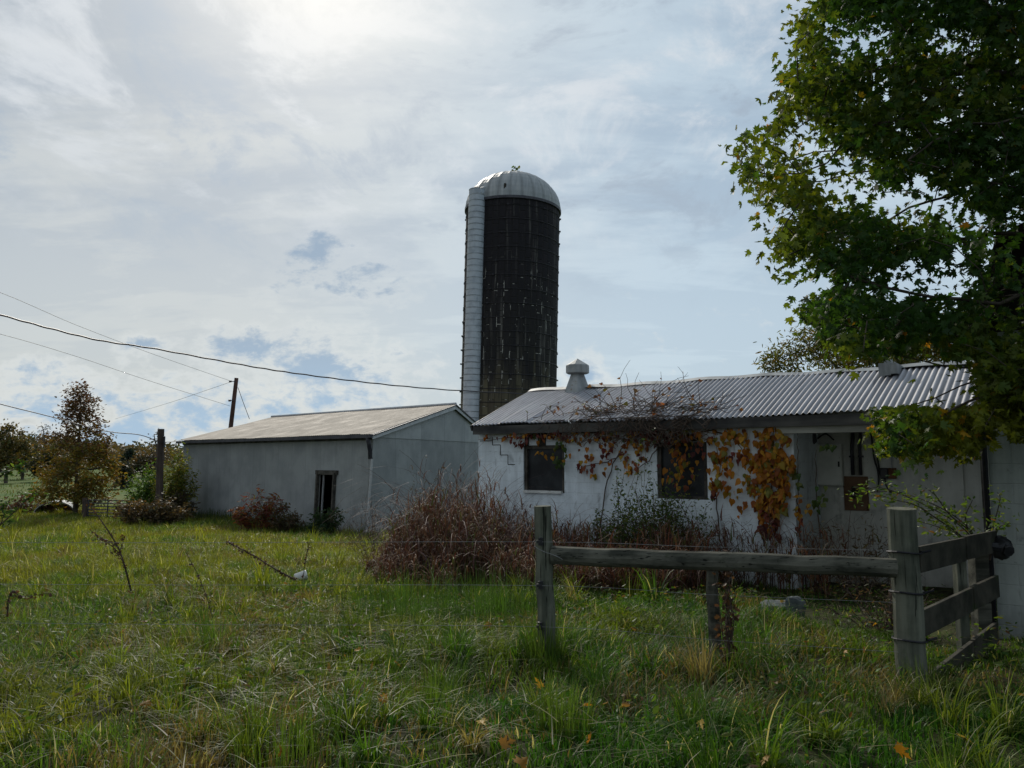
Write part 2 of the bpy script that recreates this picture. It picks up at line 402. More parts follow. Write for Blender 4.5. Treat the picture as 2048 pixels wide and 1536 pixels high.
g = big('ground', np.stack([gx_, gy_, gz_], -1).reshape(-1, 3), Fq, np.ones((nx * ny, 3)), m, smooth=True)
tag(g, 'rough meadow ground sloping gently away to the buildings', 'ground', kind='structure')

# ------------------------------------------------------------------ vegetation generators
def blades(Pb, H, W, az, bend, col, segs=3, face=None, tipw=.12, curl=0.):
    """arching strips; returns V, quads, colours"""
    n = len(Pb); k = segs + 1
    tt = np.linspace(0, 1, k)[None, :]
    H = np.asarray(H)[:, None]; bend = np.asarray(bend)[:, None]
    th = bend * tt ** 1.3 * (1 + curl * tt)                       # lean from upright along the strip
    step = H / segs
    cx = np.zeros((n, k)); cz = np.zeros((n, k))
    mid = (th[:, 1:] + th[:, :-1]) / 2
    cx[:, 1:] = np.cumsum(np.sin(mid) * step, 1); cz[:, 1:] = np.cumsum(np.cos(mid) * step, 1)
    da = np.stack([np.cos(az), np.sin(az)], -1)
    fa = az + np.pi / 2 if face is None else face
    wa = np.stack([np.cos(fa), np.sin(fa)], -1)
    ww = np.asarray(W)[:, None] * (1 - (1 - tipw) * tt ** 1.6) * .5
    ctr = np.zeros((n, k, 3)); ctr[..., :2] = Pb[:, None, :2] + da[:, None, :] * cx[..., None]; ctr[..., 2] = Pb[:, None, 2] + cz
    off = np.zeros((n, k, 3)); off[..., :2] = wa[:, None, :] * ww[..., None]
    V = np.stack([ctr - off, ctr + off], 2).reshape(-1, 3)
    b0 = (np.arange(n) * k * 2)[:, None] + (np.arange(segs) * 2)[None, :]
    Fa = np.stack([b0, b0 + 1, b0 + 3, b0 + 2], -1).reshape(-1, 4)
    return V, Fa, np.repeat(col, k * 2, 0)
def cat(parts):
    Vs, Fs, Cs = [], [], []; n = 0
    for V, Fa, c in parts:
        Vs.append(V); Fs.append(Fa + n); Cs.append(c); n += len(V)
    return np.concatenate(Vs), np.concatenate(Fs), np.concatenate(Cs)
def lerp(a, b, t):
    if np.ndim(a) == 0: return a + (b - a) * np.asarray(t)
    return np.asarray(a) + (np.asarray(b) - np.asarray(a)) * np.asarray(t)[..., None]

def leaf_template(kind):
    if kind == 'maple':
        half = [(0, 0), (.10, .05), (.34, -.04), (.30, .10), (.50, .22), (.33, .30), (.36, .42), (.52, .62), (.34, .58), (.26, .52), (.13, .46), (.16, .66), (.24, .74), (.12, .78), (0, 1.05)]
    elif kind == 'vine':
        half = [(0, 0), (.22, -.10), (.42, .04), (.48, .28), (.40, .46), (.26, .62), (.12, .86), (0, 1.0)]
    elif kind == 'oval':
        half = [(0, 0), (.16, .16), (.24, .42), (.17, .72), (0, 1.0)]
    elif kind == 'narrow':
        half = [(0, 0), (.10, .2), (.13, .5), (.08, .8), (0, 1.0)]
    else:                                                            # a ragged clump of leaves
        half = [(0, 0), (.3, .05), (.22, .25), (.5, .4), (.28, .55), (.34, .85), (0, .98)]
    R = [(x, y, -.18 * abs(x)) for x, y in half]
    L = [(-x, y, -.18 * abs(x)) for x, y in half[1:-1]][::-1]
    ring = R + L
    V = [(0, .42, .03)] + ring; n = len(ring)
    return np.array(V), np.array([(0, 1 + i, 1 + (i + 1) % n) for i in range(n)])
TPL = {k: leaf_template(k) for k in ('maple', 'vine', 'oval', 'narrow', 'clump')}
def leaves(Pt, size, col, kind, up=.6, droop=.3, D=None, Nn=None):
    n = len(Pt); T, Fa = TPL[kind]
    if D is None:
        D = rng.normal(size=(n, 3)); D[:, 2] = D[:, 2] * .5 - droop
    D = D / np.linalg.norm(D, axis=1, keepdims=True)
    if Nn is None:
        Nn = rng.normal(size=(n, 3)); Nn[:, 2] += up
    Nn = Nn - D * (Nn * D).sum(1, keepdims=True); Nn /= np.linalg.norm(Nn, axis=1, keepdims=True)
    R = np.cross(D, Nn)
    sz = np.broadcast_to(np.asarray(size, float), (n,))[:, None, None]
    asp = rng.uniform(.65, 1.1, (n, 1, 1)); fold = rng.uniform(-2., 3.4, (n, 1, 1)); curl = rng.uniform(-.5, .25, (n, 1, 1))
    V = Pt[:, None, :] + sz * (T[None, :, 0:1] * R[:, None] * asp + T[None, :, 1:2] * D[:, None] + (T[None, :, 2:3] * fold + curl * T[None, :, 1:2] ** 2) * Nn[:, None])
    k = len(T)
    return V.reshape(-1, 3), (Fa[None] + (np.arange(n) * k)[:, None, None]).reshape(-1, 3), np.repeat(col, k, 0)
def pick(cols, wts, n, jit=.2):
    c = np.array(cols)[rng.choice(len(cols), n, p=np.array(wts) / sum(wts))]
    return np.clip(c * rng.uniform(1 - jit, 1 + jit, (n, 1)) * rng.uniform(.93, 1.07, (n, 3)), 0, 1)

def colonize(root, pts, step, infl, kill, iters=140, up0=None):
    """space colonisation: nodes, parents"""
    nodes = [np.array(root, float)]; par = [-1]; pts = np.array(pts); alive = np.ones(len(pts), bool)
    if up0 is not None:
        for p in up0: nodes.append(np.array(p, float)); par.append(len(nodes) - 2)
    for it in range(iters):
        a = pts[alive]
        if len(a) == 0: break
        N = np.array(nodes); d2 = ((a[:, None, :] - N[None]) ** 2).sum(-1); j = d2.argmin(1); dm = d2[np.arange(len(a)), j]
        inf = infl if it > 3 else 1e9
        ok = dm < inf ** 2
        if not ok.any(): infl *= 1.5; continue
        grown = 0
        for node in np.unique(j[ok]):
            v = a[ok & (j == node)] - N[node]; v = (v / np.linalg.norm(v, axis=1, keepdims=True)).sum(0)
            L = np.linalg.norm(v)
            if L < 1e-6: continue
            q = N[node] + v / L * step + rng.normal(size=3) * step * .12
            nodes.append(q); par.append(int(node)); grown += 1
        N = np.array(nodes); d2 = ((pts[:, None, :] - N[None, -grown:]) ** 2).sum(-1).min(1) if grown else np.full(len(pts), 9e9)
        alive &= d2 > kill ** 2
        if grown == 0: break
    return np.array(nodes), np.array(par)
def limb_mesh(nodes, par, r_tip, r_base, sides=5):
    n = len(nodes); wgt = np.zeros(n); kids = np.bincount(par[par >= 0], minlength=n)
    for i in range(n - 1, 0, -1):
        if kids[i] == 0: wgt[i] = 1
        wgt[par[i]] += wgt[i]
    e = .5; r = r_tip * np.maximum(wgt, 1) ** e; r = np.minimum(r * 1., r_base); r[0] = r_base
    mb = MB()
    for i in range(1, n):
        p = par[i]; mb.tube([nodes[p], nodes[i]], [min(r[p], r[i] * 1.5), r[i]], sides if r[i] > r_tip * 2.5 else 4, cap=False)
    return mb, r, kids
def tree(name, label, cat_, base, pts, leafn, lsize, kind, colf, step, kill, r_tip, r_base, trunk_pts=None, spread=None, tip_only=3., group=None, mat='leaf', drop=.3):
    base = np.array(base, float)
    nodes, par = colonize(base, pts, step, step * 7, kill, up0=trunk_pts)
    mb, r, kids = limb_mesh(nodes, par, r_tip, r_base)
    th_ = thing(name, label, cat_, base, group=group)
    obj('trunk', mb, M['bark'], th_, smooth=True, world=True)
    tips = nodes[r < r_tip * tip_only]
    if leafn:
        q = tips[rng.integers(0, len(tips), leafn)] + rng.normal(size=(leafn, 3)) * (spread or step * .8)
        V, Fa, c = leaves(q, rng.uniform(.7, 1.15, leafn) * lsize, colf(q), kind, droop=drop)
        big('crown', V, Fa, c, M[mat], th_)
    return th_

# ------------------------------------------------------------------ grass
def grass_zone(y0, y1, dens, hmin, hmax, w0, segs, seed):
    area_n = int(dens * (y1 ** 2 - y0 ** 2) * .92 + dens * 5 * (y1 - y0))
    y = np.sqrt(rng.uniform(y0 ** 2, y1 ** 2, area_n)); x = rng.uniform(-1, 1, area_n) * (.86 * y + 1.8)
    # gather into tufts
    tq = .35 * (y / 6) ** .3
    cx = np.round(x / tq + vnoise(x, y, .8, seed) * 2) * tq; cy = np.round(y / tq + vnoise(x, y, .7, seed + 1) * 2) * tq
    pull = rng.uniform(0, .45, area_n) ; x = x + (cx - x) * pull; y = y + (cy - y) * pull
    keep = ~in_build(x, y) & ~((fbm(x, y, .75, seed + 60) > .60) & (y < 10) & (rng.random(area_n) < .65))
    s, tt = loc(np.stack([x, y, 0 * x], -1))
    keep &= ~((tt > -3.6) & (s > 7.2) & (s < 9.4) & (rng.random(area_n) < .75))
    x, y, s, tt = x[keep], y[keep], s[keep], tt[keep]; n = len(x)
    big_n = fbm(x, y, 1.3, seed + 5); cl = fbm(x, y, .45, seed + 9, 2)
    H = lerp(hmin, hmax, np.clip(big_n * .75 + cl * .55 - .25, 0, 1) ** 1.3) * rng.uniform(.55, 1.25, n)
    H *= 1 - .35 * sstep(5.2, 4.3, y) * (vnoise(x, y, .9, seed + 3) > .5)
    H *= 1 - .6 * sstep(2.9, 3.5, x) * sstep(5.4, 6., y)
    az = fbm(x, y, .9, seed + 20, 2) * 4 * np.pi + rng.normal(0, 1.5, n)
    bend = np.clip(rng.normal(1.25, .6, n) + (big_n - .5) * 1.2, .1, 2.7)
    z = ground_z(x, y) - .015
    yel = np.clip(sstep(1., -4., x - .05 * y) * .55 + sstep(7, 15, y) * .42 + (fbm(x, y, 2.6, seed + 30) - .5) * 1.3, 0, 1)
    col = lerp((.058, .120, .014), (.175, .19, .027), yel) * lerp(.5, 1.4, rng.random(n))[:, None]
    deep = fbm(x, y, 1.7, seed + 44) > .55
    col[deep] = col[deep] * np.array([.58, .85, 1.])
    brown = (fbm(x, y, 1.5, seed + 40) + rng.normal(0, .12, n)) > .70
    col[brown] = lerp((.10, .072, .034), (.21, .165, .085), rng.random(brown.sum()))
    straw = rng.random(n) < .035
    col[straw] = lerp((.30, .27, .15), (.55, .52, .38), rng.random(straw.sum()))
    W = w0 * rng.uniform(.6, 1.5, n)
    return blades(np.stack([x, y, z], -1), H, W, az, bend, col, segs, face=az + np.pi / 2 + rng.normal(0, .6, n))
def tuft_zone(y0, y1, dens, nb, h0, h1, w0, segs, seed):
    m = int(dens * (y1 ** 2 - y0 ** 2) * .92); y = np.sqrt(rng.uniform(y0 ** 2, y1 ** 2, m)); x = rng.uniform(-1, 1, m) * (.86 * y + 1.5)
    s, tt = loc(np.stack([x, y, 0 * x], -1))
    k = ~in_build(x, y) & ~((tt > -3.4) & (s > 7.) & (s < 9.5)) & (fbm(x, y, 1.2, seed) > .36); x, y = x[k], y[k]; m = len(x)
    h = lerp(h0, h1, fbm(x, y, 1.0, seed + 1)) * rng.uniform(.6, 1.3, m) * (1 - .6 * sstep(2.7, 3.3, x) * sstep(5.4, 6., y)); lean = fbm(x, y, 1.6, seed + 2, 2) * 4 * np.pi + rng.normal(0, .5, m); flop = rng.uniform(.85, 2.2, m)
    yel = np.clip(sstep(1., -4., x - .05 * y) * .5 + sstep(7, 15, y) * .45 + (fbm(x, y, 2.6, seed + 3) - .5) * 1.5 + rng.normal(0, .12, m), 0, 1)
    tc = lerp((.050, .115, .014), (.185, .20, .028), yel) * rng.uniform(.7, 1.3, (m, 1)); dry = rng.random(m) < .07; tc[dry] = lerp((.12, .095, .045), (.24, .2, .1), rng.random(dry.sum()))
    i = np.repeat(np.arange(m), nb); n = len(i); ra = rng.uniform(0, 2 * np.pi, n); rr = .07 * np.sqrt(rng.random(n)) * (h[i] / .4)
    bx = x[i] + np.cos(ra) * rr; by = y[i] + np.sin(ra) * rr
    vx = np.cos(ra) + .75 * np.cos(lean[i]); vy = np.sin(ra) + .75 * np.sin(lean[i]); az = np.arctan2(vy, vx) + rng.normal(0, .6, n)
    c = tc[i] * rng.uniform(.55, 1.4, (n, 1)); st = rng.random(n) < .05; c[st] = lerp((.26, .23, .12), (.48, .45, .32), rng.random(st.sum()))
    return blades(np.stack([bx, by, ground_z(bx, by) - .02], -1), h[i] * rng.uniform(.45, 1.2, n), w0 * rng.uniform(.65, 1.3, m)[i] * rng.uniform(.6, 1.4, n), az, np.clip(flop[i] * rng.uniform(.35, 1.9, n), .05, 3.0), c, segs, face=az + np.pi / 2 + rng.normal(0, .5, n))
parts = [grass_zone(3.0, 9.0, 1900, .08, .40, .009, 5, 100), grass_zone(9.0, 18., 800, .12, .42, .012, 4, 200), grass_zone(18., 46., 220, .16, .40, .02, 3, 300),
         tuft_zone(3.2, 9.5, 9, 70, .2, .46, .0085, 6, 700), tuft_zone(9.5, 20, 4.5, 40, .25, .6, .013, 4, 720), tuft_zone(20, 44, 1.1, 22, .3, .6, .022, 3, 740)]
def thatch(y0, y1, dens, w0, seed):
    m = int(dens * (y1 ** 2 - y0 ** 2) * .76); y = np.sqrt(rng.uniform(y0 ** 2, y1 ** 2, m)); x = rng.uniform(-1, 1, m) * (.74 * y + .8)
    k = ~in_build(x, y) & (fbm(x, y, .8, seed) + rng.normal(0, .1, m) > .46); x, y = x[k], y[k]; m = len(x)
    a = rng.uniform(0, 2 * np.pi, m)
    c = pick([(.10, .12, .025), (.20, .18, .07), (.075, .10, .02), (.28, .25, .14), (.13, .10, .05)], [4, .5, 3.4, .05, 1.2], m, .3)
    V, Fa, cc = blades(np.stack([x, y, ground_z(x, y) + rng.uniform(.02, .2, m)], -1), rng.uniform(.15, .5, m), w0 * rng.uniform(.5, 1.5, m), a, rng.uniform(.2, .9, m), c, 4, face=a + np.pi / 2 + rng.normal(0, .6, m))
    # lay the strips over: swap part of their height for reach
    b = V.reshape(m, -1, 3); z0 = b[:, :1, 2:3]; hgt = b[..., 2:3] - z0; d = np.stack([np.cos(a), np.sin(a)], -1)[:, None]
    b[..., :2] += d * hgt * .8; b[..., 2:3] = z0 + hgt * .18 - (hgt ** 2) * .35
    return b.reshape(-1, 3), Fa, cc
parts.append(thatch(3.2, 10, 120, .0058, 760))
def tufts(cx, cy, n, rad, h, col, bend=.5, w=.006):
    a = rng.uniform(0, 2 * np.pi, n); r = rad * np.sqrt(rng.random(n)); x = cx + np.cos(a) * r; y = cy + np.sin(a) * r
    return blades(np.stack([x, y, ground_z(x, y) - .01], -1), h * rng.uniform(.5, 1.2, n), w * rng.uniform(.7, 1.4, n), a + rng.normal(0, .5, n), np.clip(rng.normal(bend, .3, n), .05, 2), np.asarray(col) * rng.uniform(.6, 1.3, (n, 1)), 4)
GR = (.075, .13, .025)
for cx, cy, n, rad, h in ((.28, 6.6, 260, .17, .38), (3.05, 5.88, 200, .22, .3), (1.73, 6.2, 160, .2, .3), (-1.3, 9.5, 500, .8, .6), (-.2, 9.2, 500, .8, .6), (.3, 4.6, 220, .18, .34), (-1.2, 4.3, 260, .3, .32), (-.55, 5.4, 260, .25, .38)):
    parts.append(tufts(cx, cy, n, rad, h, (.045, .095, .03) if cy > 9 else GR))
V, Fa, c = cat(parts)
go = big('grass', V, Fa, c, M['grass']); tag(go, 'long tangled meadow grass, green with straw blades', 'grass', kind='stuff')

# broad-leaved weeds creeping through the near grass
n = 14000
y = np.sqrt(rng.uniform(3.4 ** 2, 11 ** 2, n)); x = rng.uniform(-1, 1, n) * (.72 * y + .5)
k = (fbm(x, y, .9, 71) + .13 * sstep(0, 2.5, x) * sstep(4.6, 5.6, y)) > .57; k &= ~in_build(x, y); x, y = x[k], y[k]; n = len(x)
q = np.stack([x, y, ground_z(x, y) + rng.uniform(.04, .28, n)], -1)
V, Fa, c = leaves(q, rng.uniform(.025, .07, n), pick([(.045, .095, .02), (.08, .13, .03), (.13, .14, .03), (.15, .09, .04), (.10, .07, .04)], [5, 4, 1.2, .8, .8], n), 'oval', 1.5, .0)
tag(big('ground_weeds', V, Fa, c, M['leaf']), 'small broad-leaved weeds mixed through the near grass', 'weeds', kind='stuff')

# ------------------------------------------------------------------ dead reddish weeds in front of the white building
def weeds(n):
    s = rng.uniform(-4.6, 7.4, n); tt = rng.uniform(-6.0, -.25, n)
    wx = O[0] + A[0] * s + B[0] * tt; wy = O[1] + A[1] * s + B[1] * tt
    rho = wx / wy
    k = (wy > 9.7 + 2.6 * fbm(wx, wy, .6, 7) + 1.2 * sstep(-.1, -.19, rho)) & (rho > -.215 + .07 * fbm(wx, wy, .6, 8)) & (fbm(wx, wy, .6, 55) > .42)
    s, tt, wx, wy, rho = s[k], tt[k], wx[k], wy[k], rho[k]
    hm = .92 + .58 * np.exp(-((rho + .07) / .06) ** 2) + .12 * sstep(.05, .3, rho)
    hm = hm * sstep(-.2, -.12, rho) * lerp(.42, 1., sstep(10.6, 13.6, wy + 2. * sstep(.05, .3, rho))) * lerp(.45, 1.3, fbm(wx, wy, .9, 66))
    return wx, wy, np.maximum(hm, .25)
wx, wy, hm = weeds(8200); n = len(wx)
Pb = np.stack([wx, wy, ground_z(wx, wy)], -1)
H = hm * rng.uniform(.5, 1.3, n); az = rng.uniform(0, 2 * np.pi, n); bend = np.abs(rng.normal(.95, .85, n))
colr = pick([(.10, .048, .034), (.13, .078, .05), (.19, .145, .10), (.06, .036, .03), (.09, .095, .035)], [4, 4, 1.5, 3, 1.8], n)
parts = [blades(Pb, H, np.full(n, .010), az, bend, colr, 4, face=rng.uniform(0, np.pi, n), tipw=.5)]
L = 9
par_i = rng.integers(0, n, n * L)
f = rng.uniform(.15, 1., n * L)
bp = Pb[par_i].copy(); th_ = bend[par_i] * f ** 2.3 / 2.3
bp[:, 2] += H[par_i] * f * np.cos(th_); hx = H[par_i] * f * np.sin(th_)
bp[:, 0] += np.cos(az[par_i]) * hx; bp[:, 1] += np.sin(az[par_i]) * hx
la = rng.uniform(0, 2 * np.pi, n * L)
lc = pick([(.125, .052, .032), (.15, .080, .046), (.20, .145, .095), (.065, .036, .03), (.40, .36, .30), (.09, .11, .03)], [5, 5, 1.2, 3.5, .16, 1.8], n * L)
parts.append(blades(bp, rng.uniform(.10, .42, n * L), rng.uniform(.007, .026, n * L), la, rng.uniform(.8, 4.2, n * L), lc, 4, face=la + np.pi / 2 + rng.normal(0, .7, n * L)))
nc = 2000; ci = rng.integers(0, n, nc); ca_ = rng.uniform(0, 2 * np.pi, nc)
parts.append(blades(Pb[ci], hm[ci] * rng.uniform(1.0, 2.2, nc), rng.uniform(.008, .015, nc), ca_, rng.uniform(1.2, 3.0, nc), pick([(.05, .03, .028), (.095, .055, .045), (.15, .105, .085), (.07, .045, .05)], [3, 3, 1, 2], nc), 9, face=ca_ + 1.57 + rng.normal(0, .5, nc), tipw=.5))
V, Fa, c = cat(parts)
tag(big('dead_weeds', V, Fa, c, M['dry']), 'matted reddish brown dead weeds heaped before the white building', 'weeds', kind='stuff')

# ------------------------------------------------------------------ white block milk house
def wall_open(mb, s0, s1, z0, z1, t0, t1, ops):
    ss = sorted({s0, s1, *[o[0] for o in ops], *[o[1] for o in ops]}); zs = sorted({z0, z1, *[o[2] for o in ops], *[o[3] for o in ops]})
    for i in range(len(ss) - 1):
        for j in range(len(zs) - 1):
            cs = (ss[i] + ss[i+1]) / 2; cz = (zs[j] + zs[j+1]) / 2
            if any(o[0] < cs < o[1] and o[2] < cz < o[3] for o in ops): continue
            a, b_, c_, d_ = ss[i], ss[i+1], zs[j], zs[j+1]
            mb.add([(a, t0, c_), (b_, t0, c_), (b_, t0, d_), (a, t0, d_)], [(0, 1, 2, 3)])
            mb.add([(a, t1, c_), (b_, t1, c_), (b_, t1, d_), (a, t1, d_)], [(3, 2, 1, 0)])
    for a, b_, c_, d_ in [(s0, s1, z0, z1)] + list(ops):
        mb.add([(a, t0, c_), (b_, t0, c_), (b_, t0, d_), (a, t0, d_), (a, t1, c_), (b_, t1, c_), (b_, t1, d_), (a, t1, d_)],
               [(0, 1, 5, 4), (1, 2, 6, 5), (2, 3, 7, 6), (3, 0, 4, 7)])
mh = thing('milk_house', 'low white block farm building with corrugated metal roof and two dark windows', 'farm building', O, ang)
EZ = 2.36; WT = 2.30; RZ = 3.25; ZB = -1.3
SE = 6.52
w1a = hit(1047, 891); w1b = hit(1129, 987); w2a = hit(1313, 885); w2b = hit(1416, 1000)
ops = [(w1a[0], w1b[0], w1b[1], w1a[1]), (w2a[0], w2b[0], w2b[1], w2a[1])]
mb = MB(); wall_open(mb, 0, SE, ZB, WT, 0, .2, ops)
mb.box((SE - .2, .2, ZB), (SE, 1.5, WT)); mb.box((0, .2, ZB), (.2, 3.8, WT)); mb.box((0, 3.8, ZB), (9.3, 4.0, WT)); 
obj('wall', mb, M['wash'], mh)
mb = MB(); mb.add([(x_, y_, z_) for x_ in (.1, .14) for y_, z_ in ((.1, WT), (3.9, WT), (2., RZ - .06))], [(0, 1, 2), (5, 4, 3), (0, 3, 4, 1), (1, 4, 5, 2), (2, 5, 3, 0)])
obj('gable', mb, M['wash'], mh)
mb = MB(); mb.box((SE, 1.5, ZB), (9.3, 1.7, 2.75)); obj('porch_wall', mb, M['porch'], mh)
# stepped crack through the block joints, and grey patches above the first window
mb = MB()
steps = [(960, 882, 985, 882), (985, 874, 985, 890), (985, 890, 1001, 890), (1001, 890, 1001, 910), (1001, 910, 1016, 910), (1016, 910, 1016, 929), (1016, 929, 1030, 929)]
for a0, b0, a1, b1 in steps:
    p, q = hit(a0, b0), hit(a1, b1)
    if abs(p[0] - q[0]) > abs(p[1] - q[1]): mb.box((min(p[0], q[0]), -.004, p[1] - .008), (max(p[0], q[0]), .001, p[1] + .008))
    else: mb.box((p[0] - .008, -.0045, min(p[1], q[1])), (p[0] + .008, .001, max(p[1], q[1])))
obj('crack', mb, M['dark'], mh)
# roof slopes with real corrugation
def corrugate(mb, pts, pitch, amp, rows, sub=8, wob=.0, dirt_shade=.42):
    """pts: e0 -> e1 along the eave, r0 -> r1 along the ridge; waves run along the eave"""
    e0, e1, r0, r1 = [np.array(p, float) for p in pts]
    L = np.linalg.norm(e1 - e0); n = int(L / pitch * sub); nr = np.cross(e1 - e0, r0 - e0); nr /= np.linalg.norm(nr)
    if nr[2] < 0: nr = -nr
    base_ = len(mb.v); V = []; Cv = []
    for j in range(rows + 1):
        v = j / rows
        for i in range(n + 1):
            u = i / n; p = (e0 + (e1 - e0) * u) * (1 - v) + (r0 + (r1 - r0) * u) * v
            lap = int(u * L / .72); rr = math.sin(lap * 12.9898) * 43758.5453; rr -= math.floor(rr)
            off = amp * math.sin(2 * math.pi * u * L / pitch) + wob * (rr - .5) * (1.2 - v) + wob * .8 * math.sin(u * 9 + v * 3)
            V.append(p + nr * off); k_ = dirt_shade + (1 - dirt_shade) * (.5 + .5 * math.sin(2 * math.pi * u * L / pitch)) ** .8; Cv.append((k_, k_, k_))  # dirt tone in the valleys also paints in the waves' light-and-dark contrast
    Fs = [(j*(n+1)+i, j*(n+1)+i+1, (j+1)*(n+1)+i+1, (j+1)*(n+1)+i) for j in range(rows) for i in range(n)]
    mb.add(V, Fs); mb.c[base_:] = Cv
mb = MB()
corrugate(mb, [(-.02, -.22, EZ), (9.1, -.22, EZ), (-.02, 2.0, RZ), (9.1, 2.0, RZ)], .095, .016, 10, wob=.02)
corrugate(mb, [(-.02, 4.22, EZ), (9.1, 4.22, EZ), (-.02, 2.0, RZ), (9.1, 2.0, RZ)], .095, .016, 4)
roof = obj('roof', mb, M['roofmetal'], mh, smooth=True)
mb = MB()
k = 40; V = []
for i in range(k + 1):
    s_ = -.03 + 9.15 * i / k; w_ = .012 * math.sin(i * 1.1) + .01 * math.sin(i * .37)
    V += [(s_, 1.86, RZ - .035 + w_), (s_, 2.0, RZ + .035 + w_), (s_, 2.14, RZ - .035 + w_)]
mb.add(V, [(3*i+j, 3*i+3+j, 3*i+4+j, 3*i+1+j) for i in range(k) for j in (0, 1)])
obj('ridge_cap', mb, M['vent'], roof)
a0 = hit(1713, 740, 1.6)
mb = MB(); sx = 7.55
for i, (u0, h0) in enumerate(((0, .06), (.1, .11), (.2, .04))):
    mb.box((sx + u0, 1.5 - .05 * i, RZ - .21 + .02 * i), (sx + u0 + .1, 1.95, RZ + h0 - .03))
obj('bent_flashing', mb, M['vent'], roof)
mb = MB(); mb.box((0.0, -.19, WT - .14), (5.5, -.15, EZ - .03)); mb.box((5.5, -.2, WT - .13), (9.05, -.15, EZ - .02)); obj('fascia', mb, M['fascia'], mh)
mb = MB(); mb.box((-.02, -.15, WT - .03), (6.4, 0, WT - .005)); obj('soffit', mb, M['fascia'], mh)
mb = MB(); mb.box((6.3, -.145, WT - .24), (9.05, .0, WT - .12)); mb.box((6.6, -.15, WT - .115), (9.05, -.01, WT + .0)); obj('porch_beam', mb, M['beam'], mh)
# the barge board on the left gable
mb = MB(); mb.beam((-.04, -.2, EZ - .07), (-.04, 2.0, RZ - .07), .03, .12); mb.beam((-.04, 4.2, EZ - .07), (-.04, 2.0, RZ - .07), .03, .12); obj('barge_board', mb, M['fascia'], mh)
# roof ventilator
vs, vz = hit(1146, 783, 1.75); vent = MB(); r0, r1 = .36, .17
zb = RZ - .22
pr = [(r0, 0), (r0, .03), (r1, .50), (r1, .55)]
vent.lathe(pr, 6, (vs, 1.95, zb)); vo = obj('roof_vent', vent, M['vent'], mh)
vc = MB(); vc.lathe([(.0, .50), (.23, .52), (.26, .54), (.26, .70), (.25, .72), (.0, .87)], 10, (vs, 1.95, zb)); obj('vent_cap', vc, M['vent'], vo)
# windows
def window(op, bars=False):
    s0, s1, z0, z1 = op; f = MB(); fw = .07
    f.box((s0, .03, z0), (s0 + fw, .12, z1)); f.box((s1 - fw, .03, z0), (s1, .12, z1))
    f.box((s0 + fw, .03, z1 - fw), (s1 - fw, .12, z1)); f.box((s0 + fw, .03, z0), (s1 - fw, .12, z0 + fw * .7))
    wo_ = obj('window', f, M['framew'], mh)
    p = MB(); p.box((s0 + fw, .08, z0 + fw * .7), (s1 - fw, .10, z1 - fw)); obj('pane', p, M['glass'], wo_)
    if bars: return wo_
    s_ = MB(); s_.box((s0 + .02, -.05, z0 - .005), (s1 - .05, .029, z0 + .045)); obj('sill', s_, M['whitepaint'], wo_)
    return wo_
window(ops[0]); window(ops[1], True)
# dark broken blocks over the first window
for a0, a1, b0, b1 in ((1050, 1058, 866, 891), (1076, 1092, 864, 891), (1330, 1400, 868, 884)):
    p = hit(a0, b1); q = hit(a1, b0); mb = MB(); mb.box((p[0], -.012, p[1]), (q[0], -.001, min(q[1], WT))); obj('timber', mb, M['dark'], mh)
# boarded door in the porch
d0 = hit(1918, 922, 1.5); d1 = hit(1962, 1120, 1.5)
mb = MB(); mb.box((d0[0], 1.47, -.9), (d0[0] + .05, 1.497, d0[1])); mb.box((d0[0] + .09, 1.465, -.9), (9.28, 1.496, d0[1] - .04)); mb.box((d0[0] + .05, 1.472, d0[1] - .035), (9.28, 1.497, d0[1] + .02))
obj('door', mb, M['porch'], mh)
mb = MB(); p = hit(1958, 1000, .3); mb.box((9.1, -.1, -.9), (9.15, -.05, WT - .25)); obj('porch_post', mb, M['framew'], mh)
# things on the porch wall
def onwall(px0, py0, px1, py1, tt=1.5):
    p = hit(px0, py1, tt); q = hit(px1, py0, tt); return p[0], p[1], q[0], q[1]
def wthing(name, label, cat_, s, z, tt): 
    return thing(name, label, cat_, O + A * s + B * tt + np.array([0, 0, z]), ang)
s0, z0, s1, z1 = onwall(1631, 888, 1686, 970)
t_ = wthing('electrical_panel', 'pale grey metal electrical cabinet on the shaded porch wall', 'electrical panel', s0, z0, 1.5)
W_, H_ = s1 - s0, z1 - z0
mb = MB(); mb.box((0, -.13, 0), (W_, -.001, H_)); obj('cabinet', mb, M['panel'], t_, bevel=.006)
mb = MB(); mb.box((.015, -.147, .015), (W_ - .015, -.1305, H_ - .015)); dd = obj('door', mb, M['panel'], t_, bevel=.004)
mb = MB(); mb.box((W_ - .06, -.168, H_ * .45), (W_ - .035, -.1475, H_ * .58)); obj('handle', mb, M['black'], dd)
s0, z0, s1, z1 = onwall(1690, 953, 1736, 1020)
t_ = wthing('mounting_board', 'rusty brown square board with dark burnt hole below the conduits', 'board', s0, z0, 1.5)
mb = MB(); mb.box((0, -.035, 0), (s1 - s0, -.001, z1 - z0)); obj('board', mb, M['boxwood'], t_, bevel=.003)
mb = MB(); ww = s1 - s0; mb.tube([(ww * .45, -.04, (z1 - z0) * .62), (ww * .47, -.046, (z1 - z0) * .63)], ww * .16, 8); mb.box((ww * .3, -.05, (z1 - z0) * .35), (ww * .62, -.0355, (z1 - z0) * .6)); obj('scorch', mb, M['dark'], t_)
s0, z0, s1, z1 = onwall(1763, 936, 1777, 957)
t_ = wthing('meter_box', 'small black box beside the rusty socket on the porch wall', 'junction box', s0, z0, 1.5)
mb = MB(); mb.box((0, -.1, 0), (s1 - s0, -.001, z1 - z0)); obj('casing', mb, M['black'], t_, bevel=.008)
